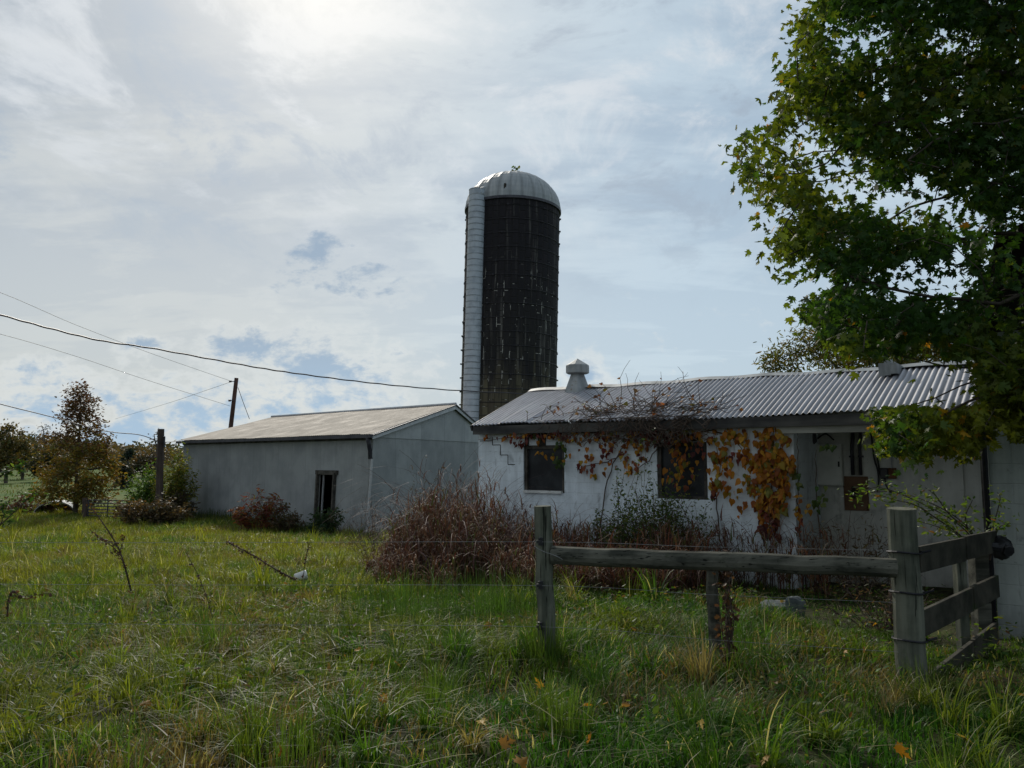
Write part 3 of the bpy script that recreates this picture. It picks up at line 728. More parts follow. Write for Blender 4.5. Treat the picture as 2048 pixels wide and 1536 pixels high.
mb = MB(); mb.tube([(.06, -.05, 0), (.07, -.05, -.1), (.12, -.05, -.22), (.2, -.04, -.24)], .012, 6); obj('cable', mb, M['cable'], t_)
s0, z0, s1, z1 = onwall(1779, 936, 1793, 957)
t_ = wthing('socket_box', 'small rusty red socket box next to the black box', 'junction box', s0, z0, 1.5)
mb = MB(); mb.box((0, -.08, 0), (s1 - s0, -.001, z1 - z0)); obj('casing', mb, M['rust'], t_, bevel=.006)
mb = MB(); mb.tube([(.05, -.03, z1 - z0), (.05, -.03, z1 - z0 + .55)], .012, 6); obj('conduit', mb, M['trim'], t_)
s0, z0, s1, z1 = onwall(1602, 853, 1621, 888, .9)
t_ = wthing('lamp_housing', 'dark hooded lamp hanging under the porch eave by the white wall', 'lamp', s0, z0, 1.2)
mb = MB(); mb.lathe([(.02, .42), (.07, .40), (.085, .2), (.10, .05), (.06, .0), (.0, .02)], 10, (.09, 0, 0)); obj('hood', mb, M['gutter'], t_, smooth=True)
mb = MB(); mb.tube([(.09, 0, .42), (.09, 0, .55), (.09, .15, .62)], .015, 6); obj('bracket', mb, M['cable'], t_)
for i, (x0, x1, wdt, lab) in enumerate(((1708, 1706, .03, 'leftmost dark conduit running down above the brown board'), (1716, 1714, .04, 'pale thick conduit running down above the brown board'), (1724, 1722, .025, 'thin dark conduit between pale pipes above the board'))):
    p0 = hit(x0, 850, 1.46); p1 = hit(x1, 950, 1.46)
    t_ = thing('conduit', lab, 'conduit', O + A * p1[0] + B * 1.46 + np.array([0, 0, p1[1]]), ang, group='conduits on the porch wall')
    mb = MB(); mb.tube([(0, 0, 0), (.0, 0, (p0[1] - p1[1]) * .5), (p0[0] - p1[0], 0, p0[1] - p1[1] + .15)], wdt, 7); obj('pipe', mb, M['beam'] if i == 1 else M['gutter'], t_, smooth=True)
    mb = MB(); mb.box((-.05, -.02, .3), (.05, .035, .33)); obj('strap', mb, M['gutter'], t_)
def catmull(pts, n=8):
    pts = [np.array(p, float) for p in pts]; pts = [2 * pts[0] - pts[1]] + pts + [2 * pts[-1] - pts[-2]]; o = []
    for i in range(1, len(pts) - 2):
        for k in range(n):
            t = k / n; a, b_, c_, d_ = pts[i-1:i+3]
            o.append(.5 * ((2*b_) + (-a + c_)*t + (2*a - 5*b_ + 4*c_ - d_)*t*t + (-a + 3*b_ - 3*c_ + d_)*t**3))
    return o + [pts[-2]]
def wallpt(px, py, tt): 
    s, z = hit(px, py, tt); return O + A * s + B * tt + np.array([0, 0, z])
for i, (pts, lab) in enumerate((([(1740, 850), (1744, 880), (1748, 915), (1757, 950), (1755, 985)], 'black cable curving down to right of the conduits'),
                             ([(1749, 850), (1752, 890), (1757, 930), (1764, 962)], 'black cable sagging towards the small black box'),
                             ([(1582, 858), (1592, 874), (1604, 886), (1625, 884), (1650, 868), (1668, 880)], 'black cable looping under the eave above the grey cabinet'))):
    mb = MB(); mb.tube(catmull([wallpt(*p, 1.44) for p in pts]), .014, 6)
    o = obj('wall_cable', mb, M['cable'], smooth=True); tag(o, lab, 'cable', 'loose cables on the porch wall')

# ------------------------------------------------------------------ barn at the right edge
bn = thing('barn', 'tall dark barn with pale block lower wall at right edge of the yard', 'barn', BAR, ang)
BW, BD, BT = 10., 16., 2.95
mb = MB(); mb.box((0, 0, -1.5), (BW, .25, BT)); mb.box((0, .25, -1.5), (.25, BD, BT)); mb.box((BW - .25, .25, -1.5), (BW, BD, BT)); mb.box((.25, BD - .25, -1.5), (BW - .25, BD, BT)); obj('wall', mb, M['block'], bn)
prof = [(-.02, BT), (.14, BT + .42), (.26, BT + .86), (BW / 2, BT + 3.0), (BW - .26, BT + .86), (BW - .14, BT + .42), (BW + .02, BT)]
mb = MB()
for y0_, y1_ in ((.02, .1), (BD - .1, BD - .02)):
    mb = MB(); mb.add([(x, y0_, z) for x, z in prof] + [(x, y1_, z) for x, z in prof], [tuple(range(7)), tuple(range(7, 14))[::-1]] + [(i, (i + 1) % 7, 7 + (i + 1) % 7, 7 + i) for i in range(7)])
    obj('gable_siding', mb, M['dark'], bn)
mb = MB(); op_ = [(-.2, BT - .05)] + [(x + (-.06 if x < 5 else .06), z + .06) for x, z in prof[1:3]] + [(BW / 2, BT + 3.08)] + [(x + .06, z + .06) for x, z in prof[4:6]] + [(BW + .2, BT - .05)]
for i in range(6):
    (x0, z0), (x1, z1) = op_[i], op_[i+1]; 
    mb.add([(x0, -.3, z0), (x1, -.3, z1), (x1, BD + .3, z1), (x0, BD + .3, z0), (x0, -.3, z0 - .08), (x1, -.3, z1 - .08), (x1, BD + .3, z1 - .08), (x0, BD + .3, z0 - .08)], [(0, 1, 2, 3), (7, 6, 5, 4), (0, 4, 5, 1), (2, 6, 7, 3)])
obj('roof', mb, M['dark'], bn)
mb = MB(); mb.tube([(-.03, -.02, -.9), (-.03, -.02, BT - .3), (-.1, -.06, BT - .12)], .026, 8); obj('downspout', mb, M['cable'], bn, smooth=True)

# ------------------------------------------------------------------ corrugated metal shed
sh = thing('metal_shed', 'long grey corrugated metal shed with pale roof and open dark doorway', 'shed', (SCb[0], SCb[1], SCb[2]))
zt = SCt[2]; gb = -1.9
cB = np.array([SCb[0], SCb[1], gb]); cT = SCt.copy()
lT = cT + SA * SL; lBp = P(365, 1034, 40.3); lB = np.array([lBp[0], lBp[1], gb])
cT2 = cT; rT = cT + SG * SW; rB = np.array([*(cB + SG * SW)[:2], gb])
blT = rT + SA * SL; blB = np.array([*blT[:2], gb])
pk = P(899, 812, cT[1] + SG[1] * SPK); pk[:2] = (cT + SG * SPK)[:2]; pkL = pk + SA * SL
def corr_wall(mb, b0, b1, t0, t1, pitch, amp, zs, ops=(), sub=4):
    b0, b1, t0, t1 = [np.array(p, float) for p in (b0, b1, t0, t1)]
    L = np.linalg.norm(b1 - b0); n = int(L / pitch * sub); nr = np.cross(b1 - b0, (0, 0, 1)); nr /= np.linalg.norm(nr)
    us = np.unique(np.r_[np.linspace(0, 1, n + 1), [o[0] for o in ops], [o[1] for o in ops]]); n = len(us) - 1
    V = []; Cv = []; b_i = len(mb.v)
    for v in zs:
        for u in us:
            sn = math.sin(2 * math.pi * u * L / pitch); V.append((b0 + (b1 - b0) * u) * (1 - v) + (t0 + (t1 - t0) * u) * v + nr * amp * sn); k_ = .86 + .14 * sn; Cv.append((k_, k_, k_))  # valleys slightly darker in the colour too, painting in the rib contrast
    Fs = []
    for j in range(len(zs) - 1):
        for i in range(n):
            cu = (us[i] + us[i+1]) / 2; cv = (zs[j] + zs[j+1]) / 2
            if any(o[0] < cu < o[1] and o[2] < cv < o[3] for o in ops): continue
            Fs.append((j*(n+1)+i, j*(n+1)+i+1, (j+1)*(n+1)+i+1, (j+1)*(n+1)+i))
    mb.add(V, Fs); mb.c[b_i:] = Cv
# doorway in the long wall, from its position in the photo
def onshed(px, py):
    d = ray(px, py); nn = np.array([SA[1], -SA[0], 0]); e = np.array([0, 0, EYE]); k = np.dot(cT - e, nn) / np.dot(d, nn); p = e + d * k
    return float(np.dot(p - cT, SA)), float(p[2])
da = onshed(672, 950); db = onshed(641, 1050)
uA, uB = da[0] / SL, db[0] / SL
vA = (da[1] - gb) / (zt - gb); vB = (SCb[2] - gb - .1) / (zt - gb)
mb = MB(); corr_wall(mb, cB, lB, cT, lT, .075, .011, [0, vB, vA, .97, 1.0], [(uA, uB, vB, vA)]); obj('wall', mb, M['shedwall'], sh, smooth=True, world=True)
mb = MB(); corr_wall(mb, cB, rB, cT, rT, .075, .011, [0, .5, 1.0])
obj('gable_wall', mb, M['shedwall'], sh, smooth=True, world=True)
# upper gable sheets, lapped over the lower ones
mb = MB(); nr = np.cross(SG, (0, 0, 1)); n = 400
V = []
for i in range(n + 1):
    u = i / n * SW; zt_ = zt + (pk[2] - zt) * (u / SPK if u < SPK else (SW - u) / (SW - SPK)); o_ = nr * (.022 + .011 * math.sin(2 * math.pi * u / .075))
    p = cT + SG * u + o_; V += [(p[0], p[1], zt - .12), (p[0], p[1], max(zt_ - .04, zt - .119))]
mb.add(V, [(2*i, 2*i+2, 2*i+3, 2*i+1) for i in range(n)]); obj('gable_wall', mb, M['shedwall'], sh, smooth=True, world=True)
mb = MB(); mb.add([lB, blB, blT, lT, pkL], [(0, 1, 2, 4, 3)]); mb.add([rB, blB, blT, rT], [(0, 1, 2, 3)]); obj('rear_wall', mb, M['shedwall'], sh, world=True)
mb = MB(); eo = -SG * .28; go_ = -SA * .16
up = np.array([0, 0, .06]); dz = np.array([0, 0, -.09])
slope = (pk[2] - zt) / SPK
e0 = cT + eo + go_ + np.array([0, 0, -.28 * slope]) + up; e1 = lT + eo - go_ + np.array([0, 0, -.28 * slope]) + up
r0 = pk + go_ + up; r1 = pkL - go_ + up
corrugate(mb, [e0, e1, r0, r1], .15, .012, 6, 4, wob=.015, dirt_shade=.8)
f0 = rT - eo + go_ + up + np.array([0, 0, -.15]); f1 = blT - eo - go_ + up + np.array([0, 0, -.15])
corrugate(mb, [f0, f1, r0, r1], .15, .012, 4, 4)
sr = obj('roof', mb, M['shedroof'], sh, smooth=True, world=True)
mb = MB(); mb.tube([r0 + up * .6, r1 + up * .6], .07, 6); obj('ridge_cap', mb, M['trim'], sr, world=False) if False else obj('ridge_cap', mb, M['trim'], sh, world=True)
mb = MB(); mb.beam(e0 - up * 1.9, r0 - up * 1.9, .03, .2); mb.beam(f0 - up * 1.9, r0 - up * 1.9, .03, .2); obj('barge_board', mb, M['trim'], sh, world=True)
mb = MB(); mb.beam(e0 - up * 1.1 + go_ * .3, r0 - up * .4 + go_ * .3, .04, .05); mb.beam(f0 - up * 1.1 + go_ * .3, r0 - up * .4 + go_ * .3, .04, .05); obj('verge_trim', mb, M['gutter'], sh, world=True)
mb = MB(); mb.beam(e0 + eo * .25 + dz, e1 + eo * .25 + dz, .13, .13); obj('gutter', mb, M['gutter'], sh, world=True)
mb = MB(); mb.beam(cT + eo * .1 - np.array([0, 0, .14]), lT + eo * .1 - np.array([0, 0, .14]), .05, .16); obj('eave_board', mb, M['fascia'], sh, world=True)
g0 = e0 + eo * .25 + dz - go_ * 1.5
mb = MB(); mb.tube([g0, g0 + np.array([.05, .1, -.3]), cT - SG * .12 + SA * .25 + np.array([.1, 0, -.65]), cT - SG * .12 + SA * .22 + np.array([0.1, 0, -.95])], .09, 8); obj('downspout', mb, M['gutter'], sh, smooth=True, world=True)
mb = MB(); q0 = cT - SG * .07 + np.array([0, 0, -.95]); q1 = cB - SG * .07; mb.tube([q0, q1], .05, 6); obj('corner_trim', mb, M['trim'], sh, world=True)
# door frame, leaning door leaf
def shp(u, v, off=0.):
    b_ = cB + (lB - cB) * u; t_ = cT + (lT - cT) * u; return b_ * (1 - v) + t_ * v - np.array([-SA[1], SA[0], 0]) * 0 + np.array([SA[1], -SA[0], 0]) * 0 + (np.array([-.673, -.74, 0]) * off)
mb = MB(); dw = .1 / SL
mb.beam(shp(uA - dw, vB, .04), shp(uA - dw, vA + .02, .04), .2, .09, up=SA); mb.beam(shp(uB + dw, vB, .04), shp(uB + dw, vA + .02, .04), .2, .09, up=SA); mb.beam(shp(uA - dw * 2.6, vA + .022, .05), shp(uB + dw * 2.4, vA + .022, .05), .11, .17)
obj('door_frame', mb, M['framew'], sh, world=True)
mb = MB(); mb.beam(shp(uB - .004, vB, -.1), shp(uB - .006, vA, -.1), .05, .07, up=SA); obj('door', mb, M['trim'], sh, world=True)
mb = MB(); mb.beam(shp(.0, vB - .03, .02), shp(1, vB - .03, .02), .1, .5); obj('plinth', mb, M['stone'], sh, world=True)

# ------------------------------------------------------------------ silo
SR = 2.93
si = thing('silo', 'tall dark stained concrete stave silo with ribbed metal dome and white chute', 'silo', (-.36, 47, -1.35))
si.rotation_euler = (0, math.radians(1.3), 0)
zs_ = P(1020, 424, 47)[2] + 1.35; ztop = P(1020, 341, 45.5)[2] + 1.35 + .3
m, t, b, out = newmat('silo_staves')
co_ = t.coord(); sep = t.node('ShaderNodeSeparateXYZ', ins={0: co_})
u_ = t.math('MULTIPLY', t.math('ARCTAN2', sep.outputs[0], t.math('MULTIPLY', sep.outputs[1], -1.)), SR)
cv = t.node('ShaderNodeCombineXYZ', ins={0: sep.outputs[2], 1: t.math('ADD', u_, 100.)}).outputs[0]
br = t.n.new('ShaderNodeTexBrick'); t.l.new(cv, br.inputs['Vector'])
for k_, v_ in (('Scale', 1.), ('Mortar Size', .045), ('Mortar Smooth', .9), ('Brick Width', .80), ('Row Height', .40), ('Bias', 0.)): br.inputs[k_].default_value = v_
br.offset = .5; br.inputs['Color1'].default_value = (0, 0, 0, 1); br.inputs['Color2'].default_value = (1, 1, 1, 1)
uv3 = t.node('ShaderNodeCombineXYZ', ins={0: u_, 1: sep.outputs[2]}).outputs[0]
st1 = t.noise(t.scale(uv3, (3.2, .30, 1)), .55, 6, .62); st2 = t.noise(t.scale(uv3, (2., .12, 1)), 1.5, 5, .6); fine = t.noise(uv3, 7, 6, .65)
hgt = t.math('DIVIDE', sep.outputs[2], zs_)
run = t.noise(t.scale(uv3, (4.5, .16, 1)), 1.0, 6, .65)
dk = t.math('ADD', t.ramp(hgt, .18, .55, -.26, .2), t.math('ADD', t.math('MULTIPLY', st1, .85), t.math('MULTIPLY', st2, .3)))
dk = t.ramp(dk, .42, .74)
pale = t.mix(t.ramp(hgt, .5, .8), (.10, .09, .058), (.066, .046, .045))
stv = t.mix(t.math('MULTIPLY', br.outputs['Color'], .65), pale, (.04, .032, .026))
col = t.mix(t.math('MULTIPLY', dk, .87), stv, (.008, .009, .013))
col = t.mix(t.ramp(fine, .55, .75, 0, .4), col, (.045, .045, .028))
col = t.mix(t.math('MULTIPLY', t.ramp(run, .54, .7), .6), col, (.17, .165, .15))
col = t.mix(t.ramp(run, .44, .34, 0, .7), col, (.008, .009, .014))
wm = t.math('MULTIPLY', t.ramp(t.math('ADD', br.outputs['Fac'], t.math('MULTIPLY', t.math('SUBTRACT', fine, .5), 1.6)), .55, .95), t.ramp(t.noise(t.scale(uv3, (2.0, .55, 1)), 1.9, 4, .6), .555, .60))
wm = t.math('MULTIPLY', wm, t.math('MULTIPLY', t.ramp(hgt, .22, .36), t.ramp(hgt, .84, .7)))
col = t.mix(t.math('MULTIPLY', br.outputs['Fac'], .6), col, (.012, .011, .01))
col = t.mix(t.math('MULTIPLY', wm, .85), col, (.36, .36, .33))
setp(t, b, col=col, rough=.85, spec=.2, normal=bump(t, t.math('SUBTRACT', t.math('MULTIPLY', fine, .4), br.outputs['Fac']), .03, .7))
mb = MB(); mb.lathe([(SR, -.5), (SR, zs_)], 64); obj('stave_wall', mb, m, si, smooth=True)
mb = MB(); nd = 26; segs = 10; V = []
ndv = nd * 4; dh = ztop - zs_
for j in range(segs + 1):
    a_ = math.pi / 2 * j / segs
    for k in range(ndv):
        rr = (SR + .07) * math.cos(a_); rr *= 1 + (.009 if k % 4 == 0 else 0); th_ = 2 * math.pi * k / ndv
        V.append((rr * math.cos(th_), rr * math.sin(th_), zs_ + dh * math.sin(a_) * (1 + (.008 if k % 4 == 0 else 0))))
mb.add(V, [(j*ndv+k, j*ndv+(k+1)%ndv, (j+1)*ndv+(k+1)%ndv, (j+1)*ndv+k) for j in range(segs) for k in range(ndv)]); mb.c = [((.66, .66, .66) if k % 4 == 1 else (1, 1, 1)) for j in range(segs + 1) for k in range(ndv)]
mdome = metal_mat('dome_metal', (.21, .23, .24), (.33, .345, .35), .5, .1, (.25, .22, .18), 3., .62, 0)
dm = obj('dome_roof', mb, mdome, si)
mb = MB(); mb.lathe([(.22, 0), (.24, .12), (.0, .3)], 10, (0, 0, ztop - .04)); obj('dome_cap', mb, M['rust'], dm)
V, Fa, c = leaves(rng.normal(size=(40, 3)) * .14 + np.array([0, 0, ztop + .16]), .22, pick([(.06, .09, .03), (.09, .1, .04)], [1, 1], 40), 'clump'); o = big('weed', V, Fa, c, M['leaf']); o.parent = dm; tag(o, kind='stuff')
mb = MB(); mb.lathe([(SR + .02, -.1), (SR + .1, -.1), (SR + .1, .06), (SR + .02, .06)], 64, (0, 0, zs_)); obj('rim', mb, M['gutter'], dm)
mb = MB(); mb.box((-.55, -SR * .985, zs_ + .35), (-.42, -SR * .9, zs_ + .8)); obj('hatch', mb, M['dark'], dm)
z_ = .4; hz = []
while z_ < zs_ - .4: hz.append(z_); z_ += .42 + .42 * min(1, z_ / 7)
for z_ in hz:
    mb = MB(); mb.tube([(math.cos(a_) * (SR + .012), math.sin(a_) * (SR + .012), z_) for a_ in np.linspace(0, 2 * math.pi, 49)], .022, 5, cap=False)
    for a_ in np.linspace(0, 2 * math.pi, 9)[:-1] + z_: mb.box((math.cos(a_) * (SR + .05) - .05, math.sin(a_) * (SR + .05) - .05, z_ - .04), (math.cos(a_) * (SR + .05) + .05, math.sin(a_) * (SR + .05) + .05, z_ + .04))
    obj('hoop', mb, M['cable'], si)
ca = math.radians(-90 - 44); cr = .50; cc = np.array([math.cos(ca), math.sin(ca)]) * (SR + .16)
mb = MB(); z_ = -.4; prof = []
while z_ < zs_ + .25:
    prof += [(cr, z_), (cr * 1.012, z_ + .29), (cr * 1.035, z_ + .31), (cr * 1.035, z_ + .345), (cr, z_ + .35)]; z_ += .36
mb.lathe(prof, 20, (cc[0], cc[1], 0))
mch, t, b, out = newmat('chute_paint'); co_ = t.coord(); sp_ = t.node('ShaderNodeSeparateXYZ', ins={0: co_})
rg = t.math('FRACT', t.math('DIVIDE', t.math('ADD', sp_.outputs[2], .4), .36))
cc_ = t.mix(t.ramp(t.noise(co_, 2.2, 6, .65), .42, .7), (.38, .42, .47), (.28, .315, .36)); cc_ = t.mix(t.math('MULTIPLY', t.math('GREATER_THAN', rg, .86), t.ramp(t.noise(co_, 1.3, 4), .35, .6, .3, .9)), cc_, (.12, .13, .14))
setp(t, b, col=cc_, rough=.6, spec=.3)
ch = obj('chute', mb, mch, si, smooth=False)
mb = MB(); k = 12; V = []
for j in range(5):
    f_ = j / 4
    for i in range(k):
        a_ = 2 * math.pi * i / k; rr = cr * 1.04 * (1 - .12 * f_); hz_ = zs_ + .2 + f_ * .75
        V.append((cc[0] * (1 - .16 * f_ ** 2) + rr * math.cos(a_), cc[1] * (1 - .16 * f_ ** 2) + rr * math.sin(a_), hz_ - .25 * f_ * math.cos(a_ - ca)))
mb.add(V, [(j*k+i, j*k+(i+1)%k, (j+1)*k+(i+1)%k, (j+1)*k+i) for j in range(4) for i in range(k)] + [tuple(4*k+i for i in range(k))]); obj('chute_hood', mb, M['vent'], ch)

# ------------------------------------------------------------------ near fence: round rail brace
def crook(p, q, r0, r1, n=8, wob=.006, sides=14):
    p, q = np.array(p, float), np.array(q, float)
    pts = [p + (q - p) * i / n + (rng.normal(size=3) * wob if 0 < i < n else 0) for i in range(n + 1)]
    return pts, [r0 + (r1 - r0) * i / n for i in range(n + 1)], sides
lp = P(1093, 1320, 6.72); lpt = P(1085, 1012, 6.70)
fb = thing('rail_fence', 'weathered round-rail fence brace between two grey wooden posts', 'fence', (lp[0], lp[1], -.1))
def post(pb, pt, r, mat):
    mb = MB(); pts, rad, sd_ = crook(pb, pt, r * 1.06, r * .98); mb.tube(pts, rad, sd_, cap=True, jit=.012)
    return obj('post', mb, mat, fb, smooth=False, world=True)
pb = np.array([lp[0] + .02, lp[1], -.5]); po = post(pb, lpt, .076, M['post'])
def onpost(z, pb, pt): f = (z - pb[2]) / (pt[2] - pb[2]); return pb + (pt - pb) * f
def ins_at(py, parent_o, Y=6.62):
    p = P(1081, py, Y); mb = MB(); mb.box((p[0] - .02, p[1] - .02, p[2] - .032), (p[0] + .02, p[1] + .03, p[2] + .032)); mb.box((p[0] - .034, p[1] - .035, p[2] - .012), (p[0] + .012, p[1] - .015, p[2] + .014)); mb.tube([p + np.array([-.012, -.035, .03]), p + np.array([.012, -.03, .03])], .009, 6)
    me_ = obj('insulator', mb, M['black'], parent_o, bevel=.003); V = [v.co.copy() for v in me_.data.vertices]
    for v in me_.data.vertices: v.co = v.co - Vector(fb.location)
    return p
wz = [ins_at(y_, po) for y_ in (1083, 1170, 1252)]
cpb = P(1818, 1350, 6.05); cpt = P(1803, 1017, 6.05); pb2 = cpb.copy(); pb2[2] = -.5; pb2[0] += .03
cpo = post(pb2, cpt, .108, M['post'])
for py in (1106, 1187, 1283):
    z_ = P(1815, py, 5.95)[2]; c_ = onpost(z_, pb2, cpt); mb = MB()
    mb.tube([c_ + np.array([math.cos(a_) * .122, math.sin(a_) * .122, .006 * math.sin(a_ * 2)]) for a_ in np.linspace(0, 2 * math.pi, 19)], .008, 5, cap=False)
    mb.tube([c_ + np.array([.1, -.07, 0]), c_ + np.array([.19, -.03, .01])], .009, 5)
    me_ = obj('wire_wrap', mb, M['cable'], cpo)
    for v in me_.data.vertices: v.co = v.co - Vector(fb.location)
ra = P(1104, 1110, 6.66); rb = P(1792, 1136, 5.93)
mb = MB(); N_ = 14; V = []
pts, rad, sd_ = crook(ra, rb, .078, .073, 12, .004); mb.tube(pts, rad, 12, jit=.03)
obj('rail', mb, M['rail'], fb, world=True)
mp = P(1432, 1330, 6.5); mpt = P(1429, 1128, 6.5)
mb = MB(); pts, rad, sd_ = crook((mp[0], mp[1], -.4), mpt + np.array([0, .1, .06]), .054, .05); mb.tube(pts, rad, 8, jit=.04); obj('brace_post', mb, M['rail'], fb, world=True)
# fence wires
for i, (p, lab) in enumerate(zip(wz, ('topmost thin fence wire stretched across the meadow', 'middle thin fence wire stretched across the meadow', 'lowest thin fence wire stretched across the meadow'))):
    a_ = P(-400, (1084, 1166, 1242)[i], 6.7); q = onpost(p[2] + (.0, -.03, -.06)[i], pb2, cpt) + np.array([-.12, -.06, 0])
    mb = MB(); pts = catmull([a_, (a_ + p) / 2 - np.array([0, 0, .008]), p + np.array([0, -.03, 0]), (p + q) / 2 - np.array([0, 0, .01]), q], 6); mb.tube(pts, .0017, 4)
    tag(obj('fence_wire', mb, M['wire']), lab, 'wire', 'electric fence wires')
mb = MB(); a_ = P(1068, 1092, 6.6); mb.tube(catmull([a_, P(1085, 1102, 6.58), P(1112, 1112, 6.56), P(1130, 1122, 6.57)]), .003, 4); tag(obj('tie_wire', mb, M['wire']), 'short slack wire twisted from round rail to insulated post', 'wire')

# ------------------------------------------------------------------ board fence running back to the barn
bf = thing('board_fence', 'dark mossy three-board fence running from corner post to barn', 'fence', P(1850, 1340, 6.1))
def board(x0, y0, x1, y1, split, Y0=6.05, Y1=7.32, h=.2):
    p = P(x0, y0, Y0); q = P(x1, y1, Y1); p[2] -= h / 2; q[2] -= h / 2; d = q - p
    mb = MB(); mid = p + d * split
    for (a_, b_, o_) in ((p, mid, 0), (mid + d * .004, q, .012)):
        mb.beam(a_ + np.array([.0, -o_, o_]), b_ + np.array([.0, -o_, o_]), .034, h)
    obj('board', mb, M['board'], bf, world=True, bevel=.004)
board(1836, 1093, 1988, 1063, .55); board(1843, 1220, 1992, 1152, .62); board(1852, 1352, 1990, 1246, .62)
for px, Y_, w_, top in ((1923, 6.98, .085, 1110), (1962, 7.42, .13, 1080)):
    p = P(px, top, Y_); mb = MB(); mb.box((p[0] - w_ / 2, p[1] + .0, -.6), (p[0] + w_ / 2, p[1] + w_, p[2])); obj('post', mb, M['post'] if px < 1950 else M['rail'], bf, world=True, bevel=.006)
p = P(2003, 1096, 7.25)
mb = MB(); th_ = thing('black_bundle', 'dark lumpy black bundle hung at the far end of the board fence', 'bundle', p)
for j in range(9):
    pass
V = []; nu, nv = 16, 10
for j in range(nv + 1):
    a_ = math.pi * j / nv
    for i in range(nu):
        b_ = 2 * math.pi * i / nu; d = np.array([math.sin(a_) * math.cos(b_), math.sin(a_) * math.sin(b_), math.cos(a_)])
        r_ = .10 * (1 + .35 * (mnoise.noise(Vector(d * 2.3)))); V.append(d * r_ * np.array([1, .8, 1.05]))
mb.add(V, [(j*nu+i, j*nu+(i+1)%nu, (j+1)*nu+(i+1)%nu, (j+1)*nu+i) for j in range(nv) for i in range(nu)]); obj('roll', mb, M['black'], th_, smooth=True)
mb = MB(); mb.tube([(-.2, -.02, .03), (0, -.03, .0), (.0, -.11, -.02)], .05, 7); obj('strap', mb, M['black'], th_)

# ------------------------------------------------------------------ poles and overhead lines
pt_ = P(473, 756, 52.); pbm = P(462, 850, 52.)
d = (pbm - pt_); base_ = pt_ + d * ((-1.3 - pt_[2]) / d[2])
up_ = thing('utility_pole', 'brown wooden utility pole rising behind the metal shed', 'utility pole', base_)
mb = MB(); mb.tube([base_, pt_], [.17, .13], 10); obj('pole', mb, M['redpole'], up_, world=True)
for k_ in (.25, 1.55):
    q = pt_ - np.array([0, 0, k_]) + np.array([-.0, -.12, 0]); mb = MB(); mb.tube([q, q + np.array([-.35, -.05, .0])], .03, 6); mb.tube([q + np.array([-.28, -.05, 0]), q + np.array([-.42, -.05, 0])], .07, 8); obj('insulator', mb, M['gutter'], up_, world=True)
sp0 = P(319, 1010, 35.5); spt = P(322, 858, 35.5)
wp = thing('wooden_pole', 'short dark wooden pole standing in bushes left of the metal shed', 'pole', (sp0[0], sp0[1], -1.3))
mb = MB(); mb.tube([(sp0[0], sp0[1], -1.4), spt], [.165, .145], 12); obj('pole', mb, M['oldpole'], wp, world=True)
mb = MB(); q = spt + np.array([.16, -.05, -.35]); mb.tube([q + np.array([-.05, 0, 0]), q + np.array([.06, -.03, 0]), q + np.array([.06, -.03, -.5])], .035, 6); obj('bracket', mb, M['gutter'], wp, world=True)
def line(pts, r, name, lab, mat='cable', wav=0.):
    q = catmull(pts, 14)
    if wav: q = [p + np.array([0, 0, wav * math.sin(i * .9)]) for i, p in enumerate(q)]
    mb = MB(); mb.tube(q, r, 5); tag(obj(name, mb, M[mat], smooth=True), lab, 'cable', 'overhead lines')
pl_ = [(-160, 590, 8.6), (0, 630, 9.6), (100, 657, 10.3), (200, 681, 11), (300, 696, 11.7), (420, 718, 12.6), (520, 736, 13.3), (600, 748, 14), (700, 761, 14.8), (800, 772, 15.7), (915, 781, 16.7), (1062, 788, 18.)]
line([P(*p) for p in pl_], .0125, 'power_cable', 'thick black overhead cable sagging to the white building', wav=.004)
line([P(-200, 520, 30), P(0, 585, 34), P(150, 649, 39), P(300, 706, 45), P(464, 763, 52)], .012, 'overhead_wire', 'thin upper wire reaching top of the brown utility pole', 'wire')
line([P(-200, 622, 30), P(0, 668, 34), P(150, 712, 39), P(300, 762, 45), P(460, 812, 52)], .012, 'overhead_wire', 'thin lower wire reaching the brown pole below its top', 'wire')
line([P(464, 763, 52), P(420, 778, 60), P(340, 805, 75), P(230, 838, 100)], .014, 'overhead_wire', 'faint wire running on from the brown pole over the fields', 'wire')
line([P(-120, 775, 24), P(0, 808, 27), P(100, 833, 29.5), P(210, 862, 32), P(280, 870, 34), P(322, 886, 35.3)], .019, 'service_cable', 'black cable strung past the autumn tree to the short pole')
line([P(325, 884, 35.3), P(340, 884, 37), P(368, 882, 40)], .016, 'service_cable', 'short black cable from the short pole to shed eave')
line([P(476, 775, 52), P(487, 806, 52), P(499, 838, 52)], .02, 'guy_wire', 'slack guy wire dropping from the brown pole to shed roof', 'cable')

# ------------------------------------------------------------------ farm gate, culvert pipe, odds and ends
ga = P(171, 1000, 37.5); gbp = P(262, 1000, 37.0); gz0 = float(ground_z(ga[0], ga[1]))
gt = thing('farm_gate', 'grey tubular farm gate beside the autumn tree', 'gate', (ga[0], ga[1], gz0))
mb = MB(); top = ga[2]
for k_ in range(6):
    z_ = gz0 + .18 + (top - gz0 - .18) * k_ / 5; mb.tube([(ga[0] + .15, ga[1], z_), (gbp[0], gbp[1], z_)], .028, 6)
for f_ in (.07, .5, .97):
    q = ga + (gbp - ga) * f_; mb.tube([(q[0], q[1], gz0 + .18), (q[0], q[1], top)], .028, 6)
obj('frame', mb, M['gutter'], gt, world=True)
mb = MB(); mb.tube([(ga[0], ga[1], gz0 - .2), (ga[0] - .02, ga[1], top + .1)], .12, 9); obj('post', mb, M['oldpole'], gt, world=True)
cu = P(108, 1030, 41); cz = float(ground_z(cu[0], cu[1]))
cv_ = thing('culvert_pipe', 'half-buried corrugated metal pipe arch lying in the far grass', 'culvert', (cu[0], cu[1], cz), math.radians(25))
